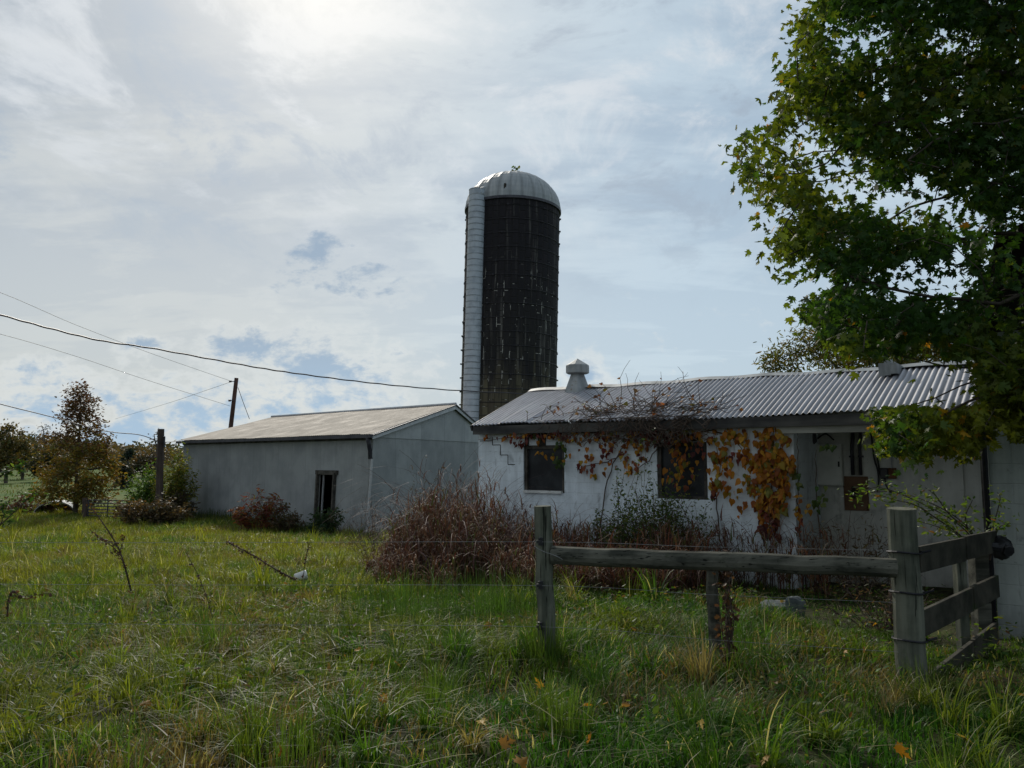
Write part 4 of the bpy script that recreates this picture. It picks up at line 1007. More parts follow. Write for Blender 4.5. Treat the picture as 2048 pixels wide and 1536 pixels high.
mb = MB(); V = []; n1_, n2_ = 40, 14
for i in range(n1_ + 1):
    for j in range(n2_ + 1):
        a_ = math.pi * j / n2_; r_ = .82 + .02 * math.sin(i * 1.57)
        V.append((r_ * math.cos(a_) * 1.15, 2.6 * i / n1_, r_ * math.sin(a_) * .85 - .1))
mb.add(V, [(i*(n2_+1)+j, i*(n2_+1)+j+1, (i+1)*(n2_+1)+j+1, (i+1)*(n2_+1)+j) for i in range(n1_) for j in range(n2_)])
obj('pipe', mb, M['shedwall'], cv_, smooth=True)
mb = MB(); mb.add([(.9 * math.cos(a_), .7, .68 * math.sin(a_) - .15) for a_ in np.linspace(0, math.pi, 15)], [tuple(range(15))]); obj('dark_back', mb, M['rust'], cv_)  # dark sheet added inside, standing in for the pipe's shaded depth
mb = MB(); mb.tube([(.96 * math.cos(a_), 0, .72 * math.sin(a_) - .1) for a_ in np.linspace(0, math.pi, 15)], .035, 6); obj('rim', mb, M['shedwall'], cv_)
q = P(580, 1152, 12.4); q[2] = ground_z(q[0], q[1])
bk = thing('white_bucket', 'small white plastic bucket tipped over in the meadow grass', 'bucket', (q[0], q[1], q[2] + .15), .4)
mb = MB(); mb.lathe([(.0, 0), (.06, 0), (.075, .16), (.08, .16), (.08, .175), (.07, .175), (.055, .01)], 18); o = obj('body', mb, M['bright'], bk, smooth=True); o.rotation_euler = (math.radians(80), 0, math.radians(100)); o.location = (.08, 0, .0)
mb = MB(); mb.tube([(.078 * math.cos(a_), .078 * math.sin(a_) * .4, .17) for a_ in np.linspace(0, math.pi, 9)], .006, 5); h_ = obj('handle', mb, M['wire'], bk); h_.rotation_euler = o.rotation_euler; h_.location = o.location
def rock(name, lab, loc_, sz, seed, mat='stone'):
    mb = MB(); V = []; nu, nv = 14, 9
    for j in range(nv + 1):
        a_ = math.pi * j / nv
        for i in range(nu):
            b_ = 2 * math.pi * i / nu; d = np.array([math.sin(a_) * math.cos(b_), math.sin(a_) * math.sin(b_), math.cos(a_)])
            d = np.sign(d) * np.abs(d) ** .7; V.append(d * np.array(sz) * (1 + .3 * mnoise.noise(Vector(d * 1.7 + seed))))
    mb.add(V, [(j*nu+i, j*nu+(i+1)%nu, (j+1)*nu+(i+1)%nu, (j+1)*nu+i) for j in range(nv) for i in range(nu)])
    o = obj(name, mb, M[mat]); o.location = [float(v) for v in loc_]; tag(o, lab, 'rock')
q = P(1562, 1172, 9.3); rock('stone_slab', 'large pale grey stone slab lying in weeds behind the round rail', (q[0], q[1], ground_z(q[0], q[1]) + .07), (.25, .2, .085), 3.)
q = P(1590, 1180, 9.1); rock('stone', 'smaller bluish stone leaning against the pale slab', (q[0], q[1], ground_z(q[0], q[1]) + .1), (.11, .1, .15), 8.)

# fallen maple leaves
spots = [(160 / 2048 * 0 + 1165, 1412), (960, 1440), (800, 1330), (775, 1395), (1085, 1375), (1290, 1310), (1535, 1510), (1915, 1470), (1040, 1530), (700, 1340), (1250, 1405), (560, 1500), (1690, 1300), (1560, 1200), (980, 1245), (720, 1300), (1400, 1440), (300, 1400), (240, 1265), (1750, 1245), (1000, 1490), (1790, 1490), (1330, 1350), (1180, 1480)]
for i, (px, py) in enumerate(spots):
    d = ray(px, py); Yg = 5.
    for _ in range(30):
        q = P(px, py, Yg); Yg += (q[2] - (float(ground_z(q[0], q[1])) + .17)) * 3.0 * .5
    q = P(px, py, Yg)
    V, Fa, c = leaves(np.zeros((1, 3)), rng.uniform(.06, .095), np.array([[(.36, .20, .025), (.40, .27, .04), (.28, .15, .03)][i % 3]]), 'maple', 1.4, .1)
    o = big('fallen_leaf', V, Fa, c, M['leafo']); o.location = [float(v) for v in q]
    tag(o, 'yellow maple leaf fallen on the near grass', 'leaf', 'fallen maple leaves on the grass')

# ------------------------------------------------------------------ creepers and shrubs on the white building
ORANGE = [(.34, .13, .014), (.40, .20, .022), (.20, .065, .016), (.33, .22, .03), (.15, .15, .03)]
RED = [(.14, .035, .03), (.09, .03, .03), (.20, .06, .03)]
GREEN = [(.045, .085, .022), (.075, .11, .03), (.11, .13, .035)]
def vine(name, label, stems, spots, size=.12, kind='vine', t0=-.05):
    ba = wallpt(*stems[0][0], -.06); ba[2] = ground_z(ba[0], ba[1])
    th_ = thing(name, label, 'vine', ba)
    mb = MB()
    for st in stems:
        pts = catmull([wallpt(*p, -.05 - .03 * random.random()) for p in st], 5); mb.tube([p + rng.normal(size=3) * .012 for p in pts], list(np.linspace(.013, .005, len(pts))), 5)
    obj('stem', mb, M['twig'], th_, world=True)
    Q, Cc, S = [], [], []
    for px, py, rx, ry, n, cols in spots:
        a_ = rng.uniform(0, 2 * np.pi, n); r_ = np.sqrt(rng.random(n))
        for k_ in range(n):
            Q.append(wallpt(px + rx * r_[k_] * math.cos(a_[k_]), py + ry * r_[k_] * math.sin(a_[k_]), t0 - .16 * rng.random()))
        Cc.append(pick(cols, [3, 3, 2, 1.5, 1., 1, 1, 1][:len(cols)], n)); S.append(rng.uniform(.6, 1.3, n) * size)
    Q = np.array(Q); n = len(Q); D = np.c_[rng.normal(0, .35, n)[:, None] * A[None, :2], -np.abs(rng.normal(.8, .3, n))]; D = D - B[None] * rng.uniform(0, .3, (n, 1))
    Nn = -B[None] + rng.normal(0, .45, (n, 3)) + np.array([0, 0, .3])
    V, Fa, c = leaves(Q, np.concatenate(S), np.concatenate(Cc), kind, D=D, Nn=Nn); big('leaves', V, Fa, c, M['leafo'], th_)
vine('orange_vine', 'dense hanging orange-leaved vine at right end of white wall', [[(1528, 1090), (1540, 1000), (1545, 930), (1548, 852)], [(1532, 1080), (1555, 1020), (1560, 920), (1565, 858)], [(1528, 1085), (1520, 1000), (1512, 930), (1530, 870)]],
     [(1545, 880, 36, 26, 50, ORANGE), (1548, 925, 42, 36, 120, ORANGE), (1540, 975, 40, 32, 95, ORANGE), (1545, 1005, 34, 26, 60, ORANGE), (1535, 1040, 20, 30, 45, RED + ORANGE[:2]), (1502, 905, 16, 24, 8, ORANGE), (1500, 960, 14, 18, 8, ORANGE), (1545, 1065, 12, 16, 8, RED)], .115)
vine('climbing_vine', 'ragged orange creeper strung along the eave between the two windows', [[(1200, 1060), (1215, 960), (1250, 890), (1290, 868), (1330, 862)], [(1250, 895), (1225, 920), (1180, 930), (1150, 934)], [(1260, 880), (1200, 866), (1120, 866), (1040, 874), (960, 878)], [(1330, 865), (1300, 920), (1265, 940)]],
     [(975, 876, 10, 8, 4, ORANGE), (1035, 884, 26, 14, 14, RED + ORANGE[:2]), (1160, 874, 22, 14, 12, ORANGE), (1212, 882, 18, 20, 11, ORANGE), (1275, 880, 26, 24, 18, ORANGE), (1262, 932, 17, 15, 10, ORANGE), (1172, 934, 22, 12, 16, RED), (1215, 910, 20, 16, 8, RED + ORANGE[:1]), (1085, 866, 24, 12, 8, GREEN + ORANGE[:1]), (1192, 950, 10, 8, 4, ORANGE), (1118, 900, 14, 34, 24, GREEN + ORANGE[4:]), (1230, 890, 40, 20, 10, RED), (1270, 910, 20, 30, 9, RED), (1180, 868, 150, 9, 60, RED + ORANGE), (1300, 874, 60, 16, 40, RED + GREEN), (1220, 905, 70, 40, 34, ORANGE), (1110, 900, 50, 30, 14, ORANGE), (1060, 872, 70, 8, 20, RED + ORANGE)], .09)
vine('climbing_vine', 'orange vine trailing down right of the wider dark window', [[(1440, 1080), (1432, 1000), (1438, 930), (1425, 858)], [(1425, 862), (1470, 880), (1490, 930)], [(1425, 860), (1370, 870), (1340, 864)]],
     [(1438, 885, 24, 16, 14, ORANGE), (1440, 925, 22, 26, 26, ORANGE), (1432, 965, 16, 20, 14, ORANGE), (1484, 875, 12, 22, 9, ORANGE), (1457, 990, 14, 18, 6, ORANGE), (1478, 910, 18, 14, 8, RED), (1350, 885, 28, 24, 14, ORANGE), (1370, 925, 30, 34, 18, ORANGE), (1345, 950, 16, 24, 9, ORANGE), (1400, 900, 20, 20, 9, RED), (1425, 990, 8, 14, 5, RED), (1370, 872, 60, 14, 40, RED + ORANGE), (1470, 866, 60, 10, 24, ORANGE), (1355, 930, 40, 50, 26, ORANGE + RED), (1460, 930, 45, 60, 40, ORANGE), (1490, 1000, 30, 40, 12, ORANGE)], .098)
vine('ivy', 'thin yellowing creeper climbing the porch edge by the white wall', [[(1600, 1080), (1597, 1000), (1596, 930), (1594, 860)], [(1640, 1075), (1634, 1000), (1632, 900)]],
     [(1597, 960, 6, 30, 10, GREEN), (1598, 1010, 8, 26, 12, ORANGE), (1616, 1016, 6, 12, 5, ORANGE), (1640, 988, 14, 34, 16, GREEN), (1655, 890, 18, 6, 12, GREEN), (1600, 1050, 8, 16, 6, RED)], .08)
# heap of bare vine twigs on the roof edge
th_ = thing('twig_heap', 'tangle of bare brown vine twigs heaped on the corrugated roof edge', 'brush', O + A * 3.6 - B * .2 + np.array([0, 0, EZ]), ang)
mb = MB(); lq = []
for i in range(140):
    s_ = np.clip(rng.normal(.0, .95), -2.2, 1.6); base_t = rng.uniform(-.05, .55); z0 = .06 + base_t * .4
    L_ = rng.uniform(.3, 1.15) * math.exp(-abs(s_) * .25); az_ = rng.uniform(-1.2, 1.2) + (.5 if s_ > 0 else -.5) * .6; el = rng.uniform(.0, .85)
    p = np.array([s_, base_t, z0]); d_ = np.array([math.sin(az_), rng.uniform(-.15, .7), el]); d_ /= np.linalg.norm(d_); pts = [p]
    for k_ in range(5):
        d_ = d_ + rng.normal(size=3) * .22 + np.array([0, 0, -.10]); d_ /= np.linalg.norm(d_); q = pts[-1] + d_ * L_ / 5
        q[2] = max(q[2], .03 + max(q[1], -.2) * .4 if q[1] > -.1 else q[2]); pts.append(q)
        if k_ > 1 and rng.random() < .3: lq.append(q)
    mb.tube(pts, list(np.linspace(.008, .003, 6)), 4, cap=False)
for i in range(120):                                   # strands hanging over the fascia
    s_ = np.clip(rng.normal(.25, .85), -2.2, 1.5); pts = [np.array([s_, .1, .05]), np.array([s_ + rng.normal(0, .1), -.1, .03])]
    for k_ in range(5): pts.append(pts[-1] + np.array([rng.normal(0, .11), rng.normal(-.01, .02), -rng.uniform(.02, .15)]))
    mb.tube(pts, .0065, 4, cap=False)
obj('twigs', mb, M['twig'], th_)
lq = np.array(lq); n = len(lq); V, Fa, c = leaves(lq, rng.uniform(.05, .10, n), pick([(.12, .06, .04), (.16, .10, .06), (.30, .12, .02), (.08, .09, .03)], [4, 3, .5, 1], n), 'vine')
me_ = big('leaves', V, Fa, c, M['leafo']); me_.parent = th_

def shrub(name, label, base, rx, ry, h, nst, nleaf, lsize, kind, cols, wts, mat='leaf', up=1., droop=.2, arch=.5, zlo=.15, r=.008, group=None, cat_='shrub'):
    base = np.array(base, float); base[2] = ground_z(base[0], base[1]); th_ = thing(name, label, cat_, base, group=group); mb = MB(); tips = []
    for i in range(nst):
        a_ = rng.uniform(0, 2 * np.pi); rr = math.sqrt(rng.random()); tgt = np.array([rx * rr * math.cos(a_), ry * rr * math.sin(a_), h * rng.uniform(.45, 1.) * (1 - .35 * rr ** 2)])
        p0 = np.array([tgt[0] * .15, tgt[1] * .15, -.05]); mid = p0 * .5 + tgt * .5 + np.array([0, 0, tgt[2] * .18 * arch]); pts = catmull([p0, mid, tgt], 6)
        pts = [p + rng.normal(size=3) * h * .012 for p in pts]; mb.tube(pts, list(np.linspace(r, r * .35, len(pts))), 4, cap=False)
        tips += [p for p in pts[2:] if p[2] > zlo * h]
        for k_ in range(3):
            b_ = pts[rng.integers(4, len(pts) - 1)]; e_ = b_ + rng.normal(size=3) * np.array([rx, ry, h]) * .16; mb.tube([b_, (b_ + e_) / 2 + rng.normal(size=3) * .02, e_], [r * .4, r * .35, r * .25], 4, cap=False); tips += [e_, (b_ + e_) / 2]
    obj('stems', mb, M['twig'], th_)
    if nleaf:
        tips = np.array(tips); q = tips[rng.integers(0, len(tips), nleaf)] + rng.normal(size=(nleaf, 3)) * min(rx, h) * .06
        V, Fa, c = leaves(q, rng.uniform(.6, 1.2, nleaf) * lsize, pick(cols, wts, nleaf), kind, up, droop); o = big('foliage', V, Fa, c, M[mat]); o.parent = th_
    return th_
def mhp(s, tt): return O + A * s + B * tt
shrub('green_shrub', 'leafy green shrub growing in front of the wider dark window', mhp(hit(1318, 1050, -.75)[0], -.75), 1.0, .45, 2.2, 60, 5200, .06, 'oval', GREEN, [3, 3, 2])
shrub('green_shrub', 'dark green leafy shrub against the white wall between windows', mhp(hit(1222, 1050, -.45)[0], -.45),   .42, .25, 1.75, 22, 1100, .07, 'oval', GREEN, [5, 2, 1])
shrub('dark_shrub', 'dark dry shrub with upright sprigs by left corner of white building', mhp(-.75, -.9), .5, .45, 2.15, 26, 700, .085, 'narrow', [(.05, .04, .035), (.07, .06, .035), (.10, .06, .045)], [3, 2, 1], up=.3)
shrub('dead_bush', 'thin bare grey weeds standing before the shed gable', mhp(-2.6, -.4), 1.2, .9, 1.75, 60, 300, .05, 'narrow', [(.13, .10, .085), (.09, .065, .055)], [1, 1], mat='leafo', r=.005)
shrub('dead_bush', 'brown dry weed bush under the first window', mhp(hit(1105, 1050, -.9)[0], -.9), .7, .4, 1.15, 40, 420, .07, 'narrow', [(.13, .08, .06), (.08, .05, .045), (.2, .15, .1)], [3, 3, 1], mat='leafo', r=.005)
shrub('dead_bush', 'brown dry stalks standing by the orange vine foot', mhp(hit(1490, 1050, -.8)[0], -.8), .6, .4, 1.2, 34, 260, .06, 'narrow', [(.13, .08, .06), (.08, .05, .045), (.12, .11, .05)], [3, 3, 1], mat='leafo', r=.006)
shrub('dead_bush', 'straw coloured weeds standing in the shaded porch', mhp(7.6, -.7), .9, .6, 1.3, 46, 500, .09, 'narrow', [(.15, .12, .075), (.09, .08, .04), (.10, .06, .045)], [3, 3, 1], mat='leafo', r=.005)
shrub('dead_bush', 'brushy grey stems crowded behind the board fence', (4.1, 8.6, 0), .7, .6, .8, 50, 260, .06, 'narrow', [(.11, .085, .065), (.06, .07, .03)], [2, 1], mat='leafo', r=.006)
p = P(1462, 1400, 6.3); shrub('dead_vine', 'dark dead vine climbing beside the thin brace post', (p[0], p[1], 0), .14, .1, 1.15, 9, 130, .05, 'clump', [(.075, .05, .035), (.11, .07, .045)], [1, 1], mat='leafo', r=.006, cat_='vine')
# arching leafy rose behind the corner post
th_ = thing('arching_shrub', 'arching green briar with shiny leaves behind the corner post', 'shrub', (4.45, 8.1, -.15)); mb = MB(); lq = []
for st in ([(1975, 1130), (1940, 1060), (1880, 1015), (1800, 985), (1740, 985), (1695, 992)], [(1965, 1130), (1925, 1075), (1870, 1035), (1830, 1010), (1790, 1000), (1760, 990)], [(1968, 1140), (1945, 1070), (1900, 1030), (1870, 990), (1850, 975)], [(1975, 1120), (1985, 1060), (2000, 1000), (1995, 985)], [(1975, 1130), (1950, 1080), (1930, 1040), (1945, 1000)], [(1980, 1120), (1995, 1060), (2020, 1045)], [(1960, 1130), (1915, 1070), (1880, 1055), (1830, 1040)], [(1975, 1130), (1930, 1060), (1850, 1010), (1760, 975), (1720, 990)]):
    pts = catmull([P(x_, y_, 7.7 - .35 * k_ / len(st) + rng.normal(0, .08)) for k_, (x_, y_) in enumerate(st)], 6); mb.tube(pts, list(np.linspace(.009, .003, len(pts))), 4, cap=False); lq += pts[5:]
obj('stems', mb, M['twig'], th_, world=True)
lq = np.array(lq); n = 620; q = lq[rng.integers(0, len(lq), n)] + rng.normal(size=(n, 3)) * .055
V, Fa, c = leaves(q, rng.uniform(.035, .065, n), pick([(.06, .11, .03), (.10, .15, .04), (.14, .16, .05), (.16, .08, .03)], [4, 4, 2, .4], n), 'oval', .9, .2); big('foliage', V, Fa, c, M['leaf'], th_)
# shrubs by the shed and the short pole
def gp(px, py, Y): q = P(px, py, Y); return (q[0], q[1], 0)
shrub('red_sumac', 'red-leaved sumac growing against the shed wall left of doorway', gp(520, 1050, 31), 1.05, .6, 1.9, 28, 1500, .2, 'narrow', [(.16, .045, .03), (.20, .085, .03), (.09, .05, .035), (.12, .11, .035)], [3, 2, 2, 1.5], mat='leafo')
shrub('dark_bush', 'low dark bush on right side of the red sumac', gp(572, 1055, 30.4),   .7, .5, 1.25, 22, 800, .14, 'oval', [(.06, .055, .03), (.09, .06, .04)], [1, 1])
shrub('door_bush', 'dark green bush growing in the open shed doorway', gp(652, 1065, 28.6), .7, .5, 1.25, 24, 1300, .13, 'oval', [(.025, .05, .025), (.04, .065, .03)], [2, 1])
shrub('yellow_bush', 'tall yellow-green thicket between short pole and shed', gp(345, 1020, 37), 1.15, 1.0, 3.7, 46, 4200, .2, 'narrow', [(.12, .15, .03), (.19, .18, .03), (.07, .10, .025), (.2, .14, .03)], [3, 3, 2, 1])
shrub('green_bush', 'bright green bush on left side of the short pole', gp(292, 1015, 37.5), 1.15, .9, 2.7, 30, 2300, .19, 'oval', [(.07, .13, .03), (.10, .16, .04), (.05, .09, .025)], [3, 2, 2])
shrub('brown_bush', 'brown bramble bush in front of the short pole', gp(300, 1035, 34), 1.9, .9, 1.3, 80, 3600, .12, 'clump', [(.11, .085, .05), (.08, .075, .04), (.15, .11, .06)], [3, 2, 1.5], mat='leafo')
shrub('brown_bush', 'dark bramble at left corner of the metal shed', gp(352, 1035, 36.5), 1.0, .7, 1.5, 36, 1500, .13, 'clump', [(.05, .04, .03), (.075, .065, .035)], [1, 1], mat='leafo')
shrub('purple_bush', 'low purple-brown bramble beside the culvert pipe', gp(40, 1045, 41), 1.6, .8, 1.1, 40, 700, .12, 'clump', [(.10, .06, .055), (.07, .05, .04)], [1, 1], mat='leafo')
# low growth along the foot of the shed
n = 1500; u = rng.uniform(0, 1, n); off = rng.uniform(.1, 1.6, n)
q = cB[None] + (lB - cB)[None] * u[:, None] - np.array([.673, .74, 0])[None] * off[:, None]; q[:, 2] = ground_z(q[:, 0], q[:, 1])
V, Fa, c = blades(q, rng.uniform(.25, .75, n) * lerp(.5, 1., fbm(q[:, 0], q[:, 1], 1.6, 91)), np.full(n, .028), rng.uniform(0, 6.3, n), rng.uniform(.2, 1.4, n), pick([(.03, .055, .022), (.05, .05, .025), (.045, .075, .02)], [3, 2, 2], n), 3)
tag(big('shed_weeds', V, Fa, c, M['grass']), 'dark tall weeds along the foot of the metal shed', 'weeds', kind='stuff')
# lone dead stalks in the meadow
def stalk(label, pts, r, fuzz, branch=()):
    b_ = np.array(pts[0]); th_ = thing('dead_stalk', label, 'plant', b_, group='dead weed stalks in the meadow'); mb = MB(); q = catmull(pts, 8); mb.tube(q, list(np.linspace(r, r * .5, len(q))), 5, cap=False)
    for br_ in branch: z_ = catmull(br_, 6); mb.tube(z_, list(np.linspace(r * .5, r * .25, len(z_))), 4, cap=False); q = q + z_[1:]
    obj('stem', mb, M['twig'], th_, world=True)
    n = int(fuzz); q = np.array(q); qq = q[rng.integers(0, len(q), n)] + rng.normal(size=(n, 3)) * r * 1.3
    V, Fa, c = leaves(qq, rng.uniform(.02, .045, n), pick([(.05, .03, .025), (.08, .05, .035)], [1, 1], n), 'clump'); tag(big('seed_heads', V, Fa, c, M['leafo'], th_), kind='stuff')
stalk('dark seeded stalk leaning left out of the grass by the bucket', [P(592, 1160, 11.8), P(550, 1138, 11.7), P(505, 1110, 11.6), P(452, 1083, 11.5)], .013, 160)
stalk('tall branched dead stalk leaning in the left meadow', [P(262, 1182, 10.2), P(250, 1135, 10.1), P(236, 1095, 10.1), P(205, 1045, 10), P(172, 1003, 10)], .012, 120, ([P(243, 1110, 10.1), P(215, 1085, 10), P(180, 1060, 10)], [P(240, 1100, 10.1), P(246, 1085, 10.1), P(244, 1070, 10.1)], [P(236, 1095, 10), P(212, 1080, 10), P(192, 1078, 10)], [P(250, 1130, 10), P(240, 1115, 10), P(228, 1102, 10)]))
stalk('short bent dead stalk near left edge of the meadow', [P(14, 1235, 8.4), P(18, 1195, 8.4), P(28, 1182, 8.4), P(42, 1198, 8.4)], .009, 60, ([P(20, 1192, 8.4), P(60, 1192, 8.4), P(98, 1186, 8.4)],))
stalk('thin bare stem standing in the middle of the meadow', [P(425, 1235, 8.2), P(412, 1190, 8.2), P(396, 1150, 8.2), P(372, 1105, 8.2)], .005, 14)
stalk('thin upright stem with dark flecks right of the bucket', [P(607, 1150, 11.8), P(612, 1115, 11.8), P(620, 1080, 11.8)], .007, 24)
# leafy sprigs reaching in at the left edge
th_ = thing('leafy_sprig', 'leafy green sprigs reaching in at left edge of the meadow', 'plant', (P(-20, 1090, 8)[0], 8, -.2)); mb = MB(); lq = []
for st in ([(-60, 1130), (-10, 1062), (20, 1032), (50, 1003), (72, 980)], [(-60, 990), (-20, 968), (5, 950), (30, 938), (52, 924)], [(-40, 1100), (0, 1050), (10, 1020), (20, 1000)], [(-60, 1060), (-20, 1040), (0, 1020), (8, 1005)]):
    pts = catmull([P(x_, y_, 8 + rng.normal(0, .05)) for x_, y_ in st], 6); mb.tube(pts, list(np.linspace(.008, .003, len(pts))), 4, cap=False); lq += pts[6:]
obj('stems', mb, M['twig'], th_, world=True)
lq = np.array(lq); n = 170; q = lq[rng.integers(0, len(lq), n)] + rng.normal(size=(n, 3)) * .03
V, Fa, c = leaves(q, rng.uniform(.04, .075, n), pick([(.03, .06, .02), (.05, .09, .025), (.16, .2, .04)], [4, 3, .4], n), 'oval', .9, .2); big('foliage', V, Fa, c, M['leaf'], th_)

# ------------------------------------------------------------------ trees
# the maple at the right: its crown fills a real volume in front of the barn
poly = np.array([(1600, -700), (1590, -100), (1660, 0), (1575, 20), (1640, 90), (1530, 155), (1515, 200), (1540, 240), (1480, 290), (1500, 335), (1560, 350), (1520, 395), (1560, 430), (1565, 470), (1605, 520), (1620, 560), (1590, 590), (1650, 625), (1690, 650), (1640, 690), (1760, 715), (1880, 722), (1935, 800), (1830, 830), (1770, 850), (1745, 890), (1790, 915), (1880, 880), (1960, 850), (2048, 870), (2250, 860), (2500, 600), (2600, -200), (2300, -800)], float)
def inpoly(x, y):
    c = np.zeros(len(x), bool); n = len(poly); j = n - 1
    for i in range(n):
        xi, yi = poly[i]; xj, yj = poly[j]
        with np.errstate(divide='ignore', invalid='ignore'):
            c ^= ((yi > y) != (yj > y)) & (x < (xj - xi) * (y - yi) / (yj - yi + 1e-9) + xi)
        j = i
    return c
def crown_pts(n, dmin, dmax, thr):
    out = []
    while len(out) < n:
        x = rng.uniform(1470, 2600, 4000); y = rng.uniform(-800, 920, 4000); Yd = rng.uniform(dmin, dmax, 4000)
        k = inpoly(x + (fbm(x, y, 60, 311, 3) - .5) * 190, y + (fbm(x, y, 60, 321, 3) - .5) * 190)
        dens = fbm(x, y, 80, 301, 3); hole = sstep(1700, 1800, x) * sstep(200, 330, y) * sstep(740, 600, y)
        k &= ~((x > 1730) & (x < 1950) & (y > 712) & (y < 815) & (rng.random(4000) < .9))
        k &= ~((x > 1965) & (x < 2075) & (y > 450) & (y < 670) & (rng.random(4000) < .5))
        k &= dens > thr + .035 * hole
        k &= (rng.random(4000) < np.where((x > 2100) | (y < -80), .5, 1))
        for i in np.flatnonzero(k):
            q = P(x[i], y[i], Yd[i]); s, tt = loc(q)
            if s > 9.1 and tt > -3.9: continue
            if tt > -.9 and q[2] < 4.2: continue
            out.append(q)
    return np.array(out[:n])
att = crown_pts(1600, 5.4, 7.9, .36)
low_ = lambda n: np.array([P(x_, y_, d_) for x_, y_, d_ in zip(np.r_[rng.uniform(1965, 2100, n), rng.uniform(1750, 1960, n // 2)], np.r_[rng.uniform(690, 850, n), rng.uniform(815, 905, n // 2)], rng.uniform(5.7, 6.7, n + n // 2))])
att = np.concatenate([att, low_(110)])
rootm = np.array([5.7, 5.6, 0.])
trunk_up = [(5.7, 5.6, .6), (5.68, 5.62, 1.2), (5.66, 5.64, 1.8), (5.62, 5.68, 2.4), (5.6, 5.7, 3.0), (5.55, 5.75, 3.6), (5.5, 5.8, 4.2), (5.45, 5.85, 4.8), (5.4, 5.9, 5.4)]
nodes, par = colonize(rootm, att, .21, 1.6, .23, iters=130, up0=trunk_up)
mb, r, kids = limb_mesh(nodes, par, .0045, .2)
mt = thing('maple_tree', 'large green maple overhanging the barn at right, some leaves turning yellow', 'tree', rootm)
obj('trunk', mb, M['bark'], mt, smooth=True, world=True)
tips = np.concatenate([nodes[r < .013], att])
lf = np.concatenate([crown_pts(24000, 5.4, 7.9, .385), low_(1500)])
q1 = tips[rng.integers(0, len(tips), 22000)] + rng.normal(size=(22000, 3)) * .11
# keep leaves near wood: pull free samples toward their nearest twig
nd_ = nodes[r < .02]; qq = []
for chunk in np.array_split(lf, 20):
    d2 = ((chunk[:, None] - nd_[None]) ** 2).sum(-1); j = d2.argmin(1); v = chunk - nd_[j]; L = np.linalg.norm(v, axis=1, keepdims=True); qq.append(nd_[j] + v / np.maximum(L, 1e-6) * np.minimum(L, .22))
q = np.concatenate([q1, np.concatenate(qq)])
far_ = np.concatenate([((c_[:, None] - nodes[None]) ** 2).sum(-1).min(1) for c_ in np.array_split(q, 60)]); q = q[far_ < .27 ** 2]
fw = q[:, 1] * math.cos(TH) + (q[:, 2] - EYE) * math.sin(TH); uw = (q[:, 2] - EYE) * math.cos(TH) - q[:, 1] * math.sin(TH)
qx = 1024 + F * q[:, 0] / fw; qy = 768 - F * uw / fw   # thin the spray that hangs before the roof end
q = q[~((qx > 1720) & (qx < 1950) & (qy > 716) & (qy < 812) & (rng.random(len(q)) < .86)) & ~((qx > 1960) & (qx < 2075) & (qy > 455) & (qy < 670) & (rng.random(len(q)) < .5))]
s, tt = loc(q); q = q[~((s > 9.2) & (tt > -3.7))]
n = len(q); edge = fbm(q[:, 0] * 1., q[:, 2], .9, 77, 3)
pxx = q[:, 0] / q[:, 1]
yl = np.clip((edge - .52) * 2.2 + sstep(.52, .34, pxx) * .45 + sstep(2.9, 2.4, q[:, 2]) * .5 + rng.normal(0, .18, n), 0, 1)  # low branch yellowed further: light on its foliage put into the colour
col = lerp((.032, .076, .018), (.15, .165, .018), yl); am = (rng.random(n) < .006 + .04 * (yl > .7)); col[am] = pick([(.32, .19, .02), (.28, .12, .02)], [2, 1], am.sum())
col *= rng.uniform(.75, 1.25, (n, 1))
V, Fa, c = leaves(q, rng.uniform(.05, .095, n), col, 'maple', .8, .6); big('crown', V, Fa, c, M['leaf'], mt)

# smaller tree behind the white building
def ell(n, c_, r_, thr=0, seed=1):
    p = rng.normal(size=(n * 3, 3)); p /= np.linalg.norm(p, axis=1, keepdims=True); p *= rng.random((n * 3, 1)) ** (1 / 2.4)
    p = p * np.array(r_) + np.array(c_); return p[:n]
bt = P(1760, 930, 21.); bt[2] = -.8
pts = np.concatenate([ell(140, P(1760, 715, 21), (1.7, 1.3, .8)), ell(40, P(1660, 690, 21), (.7, .6, .9)), ell(24, P(1585, 700, 21), (.6, .4, .6)), ell(18, P(1555, 725, 21), (.5, .4, .4)), ell(60, P(1850, 690, 21), (1.2, 1., 1.)), ell(12, P(1640, 640, 21), (.35, .3, .4))])
tree('fruit_tree', 'yellow-green fruit tree with drooping leaves behind the white building', 'tree', bt, pts, 9000, .17, 'narrow', lambda q: pick([(.10, .11, .025), (.16, .13, .03), (.06, .075, .025), (.2, .12, .03)], [3, 2, 3, .8], len(q)), .3, .3, .007, .16, trunk_pts=[bt + np.array([0, 0, .6 * i]) for i in range(1, 5)], spread=.15, drop=.7)
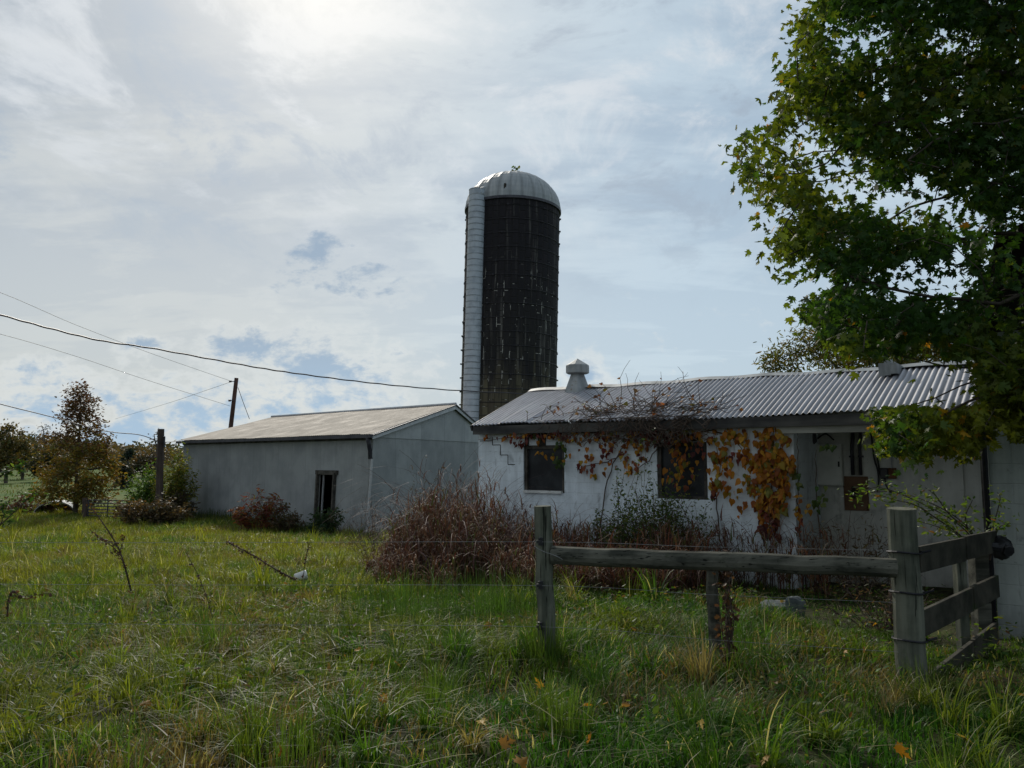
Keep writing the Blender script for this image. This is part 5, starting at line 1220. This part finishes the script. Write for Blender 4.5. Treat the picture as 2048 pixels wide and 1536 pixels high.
# autumn tree at the left
ab = P(150, 1030, 40.); ab[2] = ground_z(ab[0], ab[1])
def cone_pts(n):
    out = []
    while len(out) < n:
        z = rng.uniform(.6, 6.9); zz_ = z / 6.9
        rad = 2.6 * (1 - zz_) ** .55 * (.65 + .35 * sstep(.05, .25, zz_)) * (1 if zz_ < .62 else .82)
        a_ = rng.uniform(0, 2 * np.pi); r_ = rad * math.sqrt(rng.random()) * rng.uniform(.85, 1.1)
        out.append(ab + np.array([r_ * math.cos(a_), r_ * math.sin(a_), z]))
    return np.array(out)
def colA(q):
    h = (q[:, 2] - ab[2]) / 6.9; n = len(q); c_ = pick([(.125, .095, .028), (.175, .135, .028), (.105, .12, .028)], [3, 3, 3], n); up_ = rng.random(n) < sstep(.35, .8, h); c_[up_] = pick([(.095, .05, .035), (.08, .06, .03), (.13, .08, .032)], [2, 2, 1.5], up_.sum())
    f_ = (fbm(q[:, 0], q[:, 2], .9, 17) > .56) & (h < .5); c_[f_] = pick([(.24, .17, .035), (.17, .18, .035)], [2, 1], f_.sum()); return c_
tree('autumn_tree', 'bushy autumn tree turning reddish brown in the left field', 'tree', ab, cone_pts(520), 12000, .18, 'oval', colA, .34, .36, .010, .14, trunk_pts=[ab + np.array([0, 0, .3 * i]) for i in range(1, 20)], spread=.17, drop=.1, mat='leafo')
# far trees beyond the field
def far_tree(name, lab, px, py0, py1, wpx, Yd, cols, wts, nleaf, bare=False):
    b_ = P(px, py0, Yd); b_[2] = ground_z(b_[0], b_[1]); top = P(px, py1, Yd)[2]; h = top - b_[2]; nleaf = int(nleaf * 2.2); rw = wpx / F * Yd / 2
    pts = ell(90, b_ + np.array([0, 0, h * .58]), (rw, rw * .8, h * .42))
    tree(name, lab, 'tree', b_, pts, nleaf, .32 if not bare else .2, 'clump', lambda q: pick(cols, wts, len(q)), h * .07, h * .07, .035, .22, trunk_pts=[b_ + np.array([0, 0, h * .06 * i]) for i in range(1, 5)], spread=.32, group='trees beyond the field', mat='leafo')
G1 = [(.06, .075, .04), (.085, .09, .042), (.06, .07, .04)]
far_tree('field_tree', 'golden topped tree at far left beyond the field', 12, 955, 850, 80, 95, [(.115, .105, .035), (.075, .085, .035), (.17, .125, .045)], [2, 2, 1], 1700)
far_tree('field_tree', 'leafless grey tree left of the autumn tree', 82, 945, 846, 62, 120, [(.07, .06, .06), (.05, .045, .045)], [1, 1], 260, True)
far_tree('field_tree', 'dark rounded tree below the leafless grey tree', 45, 950, 868, 56, 110, G1, [1, 1, 1], 1300)
far_tree('field_tree', 'dark low tree close behind left side of autumn tree', 95, 955, 893, 70, 100, G1, [1, 1, 1], 1400)
far_tree('field_tree', 'dark evergreen tree right of the autumn tree', 256, 948, 897, 30, 120, [(.018, .035, .025), (.025, .04, .028)], [1, 1], 1100)
far_tree('field_tree', 'rusty low tree at right of the evergreen', 286, 950, 905, 52, 115, [(.10, .075, .04), (.07, .075, .04)], [1, 1], 1100)
far_tree('field_tree', 'leafless tree rising behind the short pole', 312, 960, 866, 44, 70, [(.07, .065, .04), (.05, .045, .04)], [1, 1], 120, True)
far_tree('field_tree', 'small grey-green tree beyond the farm gate', 244, 1000, 930, 26, 75, [(.045, .055, .035), (.06, .06, .04)], [1, 1], 700)
# far wood as one mass
n = 70000
x = rng.uniform(-230, 260, n); y = rng.uniform(165, 215, n); hgt_ = (.8 + 3.2 * fbm(x, y, 14, 401) + 3.0 * fbm(x, y, 5, 402) + 2.5 * sstep(-75, -110, x)) * rng.random(n) ** .6
q = np.stack([x, y, ground_z(x, y) + hgt_], -1); cc_ = lerp((.055, .075, .045), (.12, .095, .05), np.clip(fbm(x, y, 16, 405) * 2 - .5 + rng.normal(0, .1, n), 0, 1)) * rng.uniform(.7, 1.25, (n, 1))
V, Fa, c = leaves(q, rng.uniform(.45, 1.0, n), cc_, 'clump')
tag(big('far_wood', V, Fa, c, M['leafo']), 'dark autumn wood along the far edge of the field', 'wood', kind='stuff')
# brown scrub and tufts in the far field
n = 9000; y = np.sqrt(rng.uniform(46 ** 2, 150 ** 2, n)); x = rng.uniform(-.75, -.1, n) * y
k = fbm(x, y, 9, 501) > .5; x, y = x[k], y[k]; n = len(x)
V, Fa, c = blades(np.stack([x, y, ground_z(x, y)], -1), rng.uniform(.12, .32, n), np.full(n, .08), rng.uniform(0, 6.3, n), rng.uniform(.2, 1.2, n), pick([(.055, .085, .02), (.08, .09, .03), (.09, .065, .035)], [3, 2, 1], n), 2)
tag(big('field_tufts', V, Fa, c, M['grass']), 'grass tufts scattered over the far field', 'grass', kind='stuff')
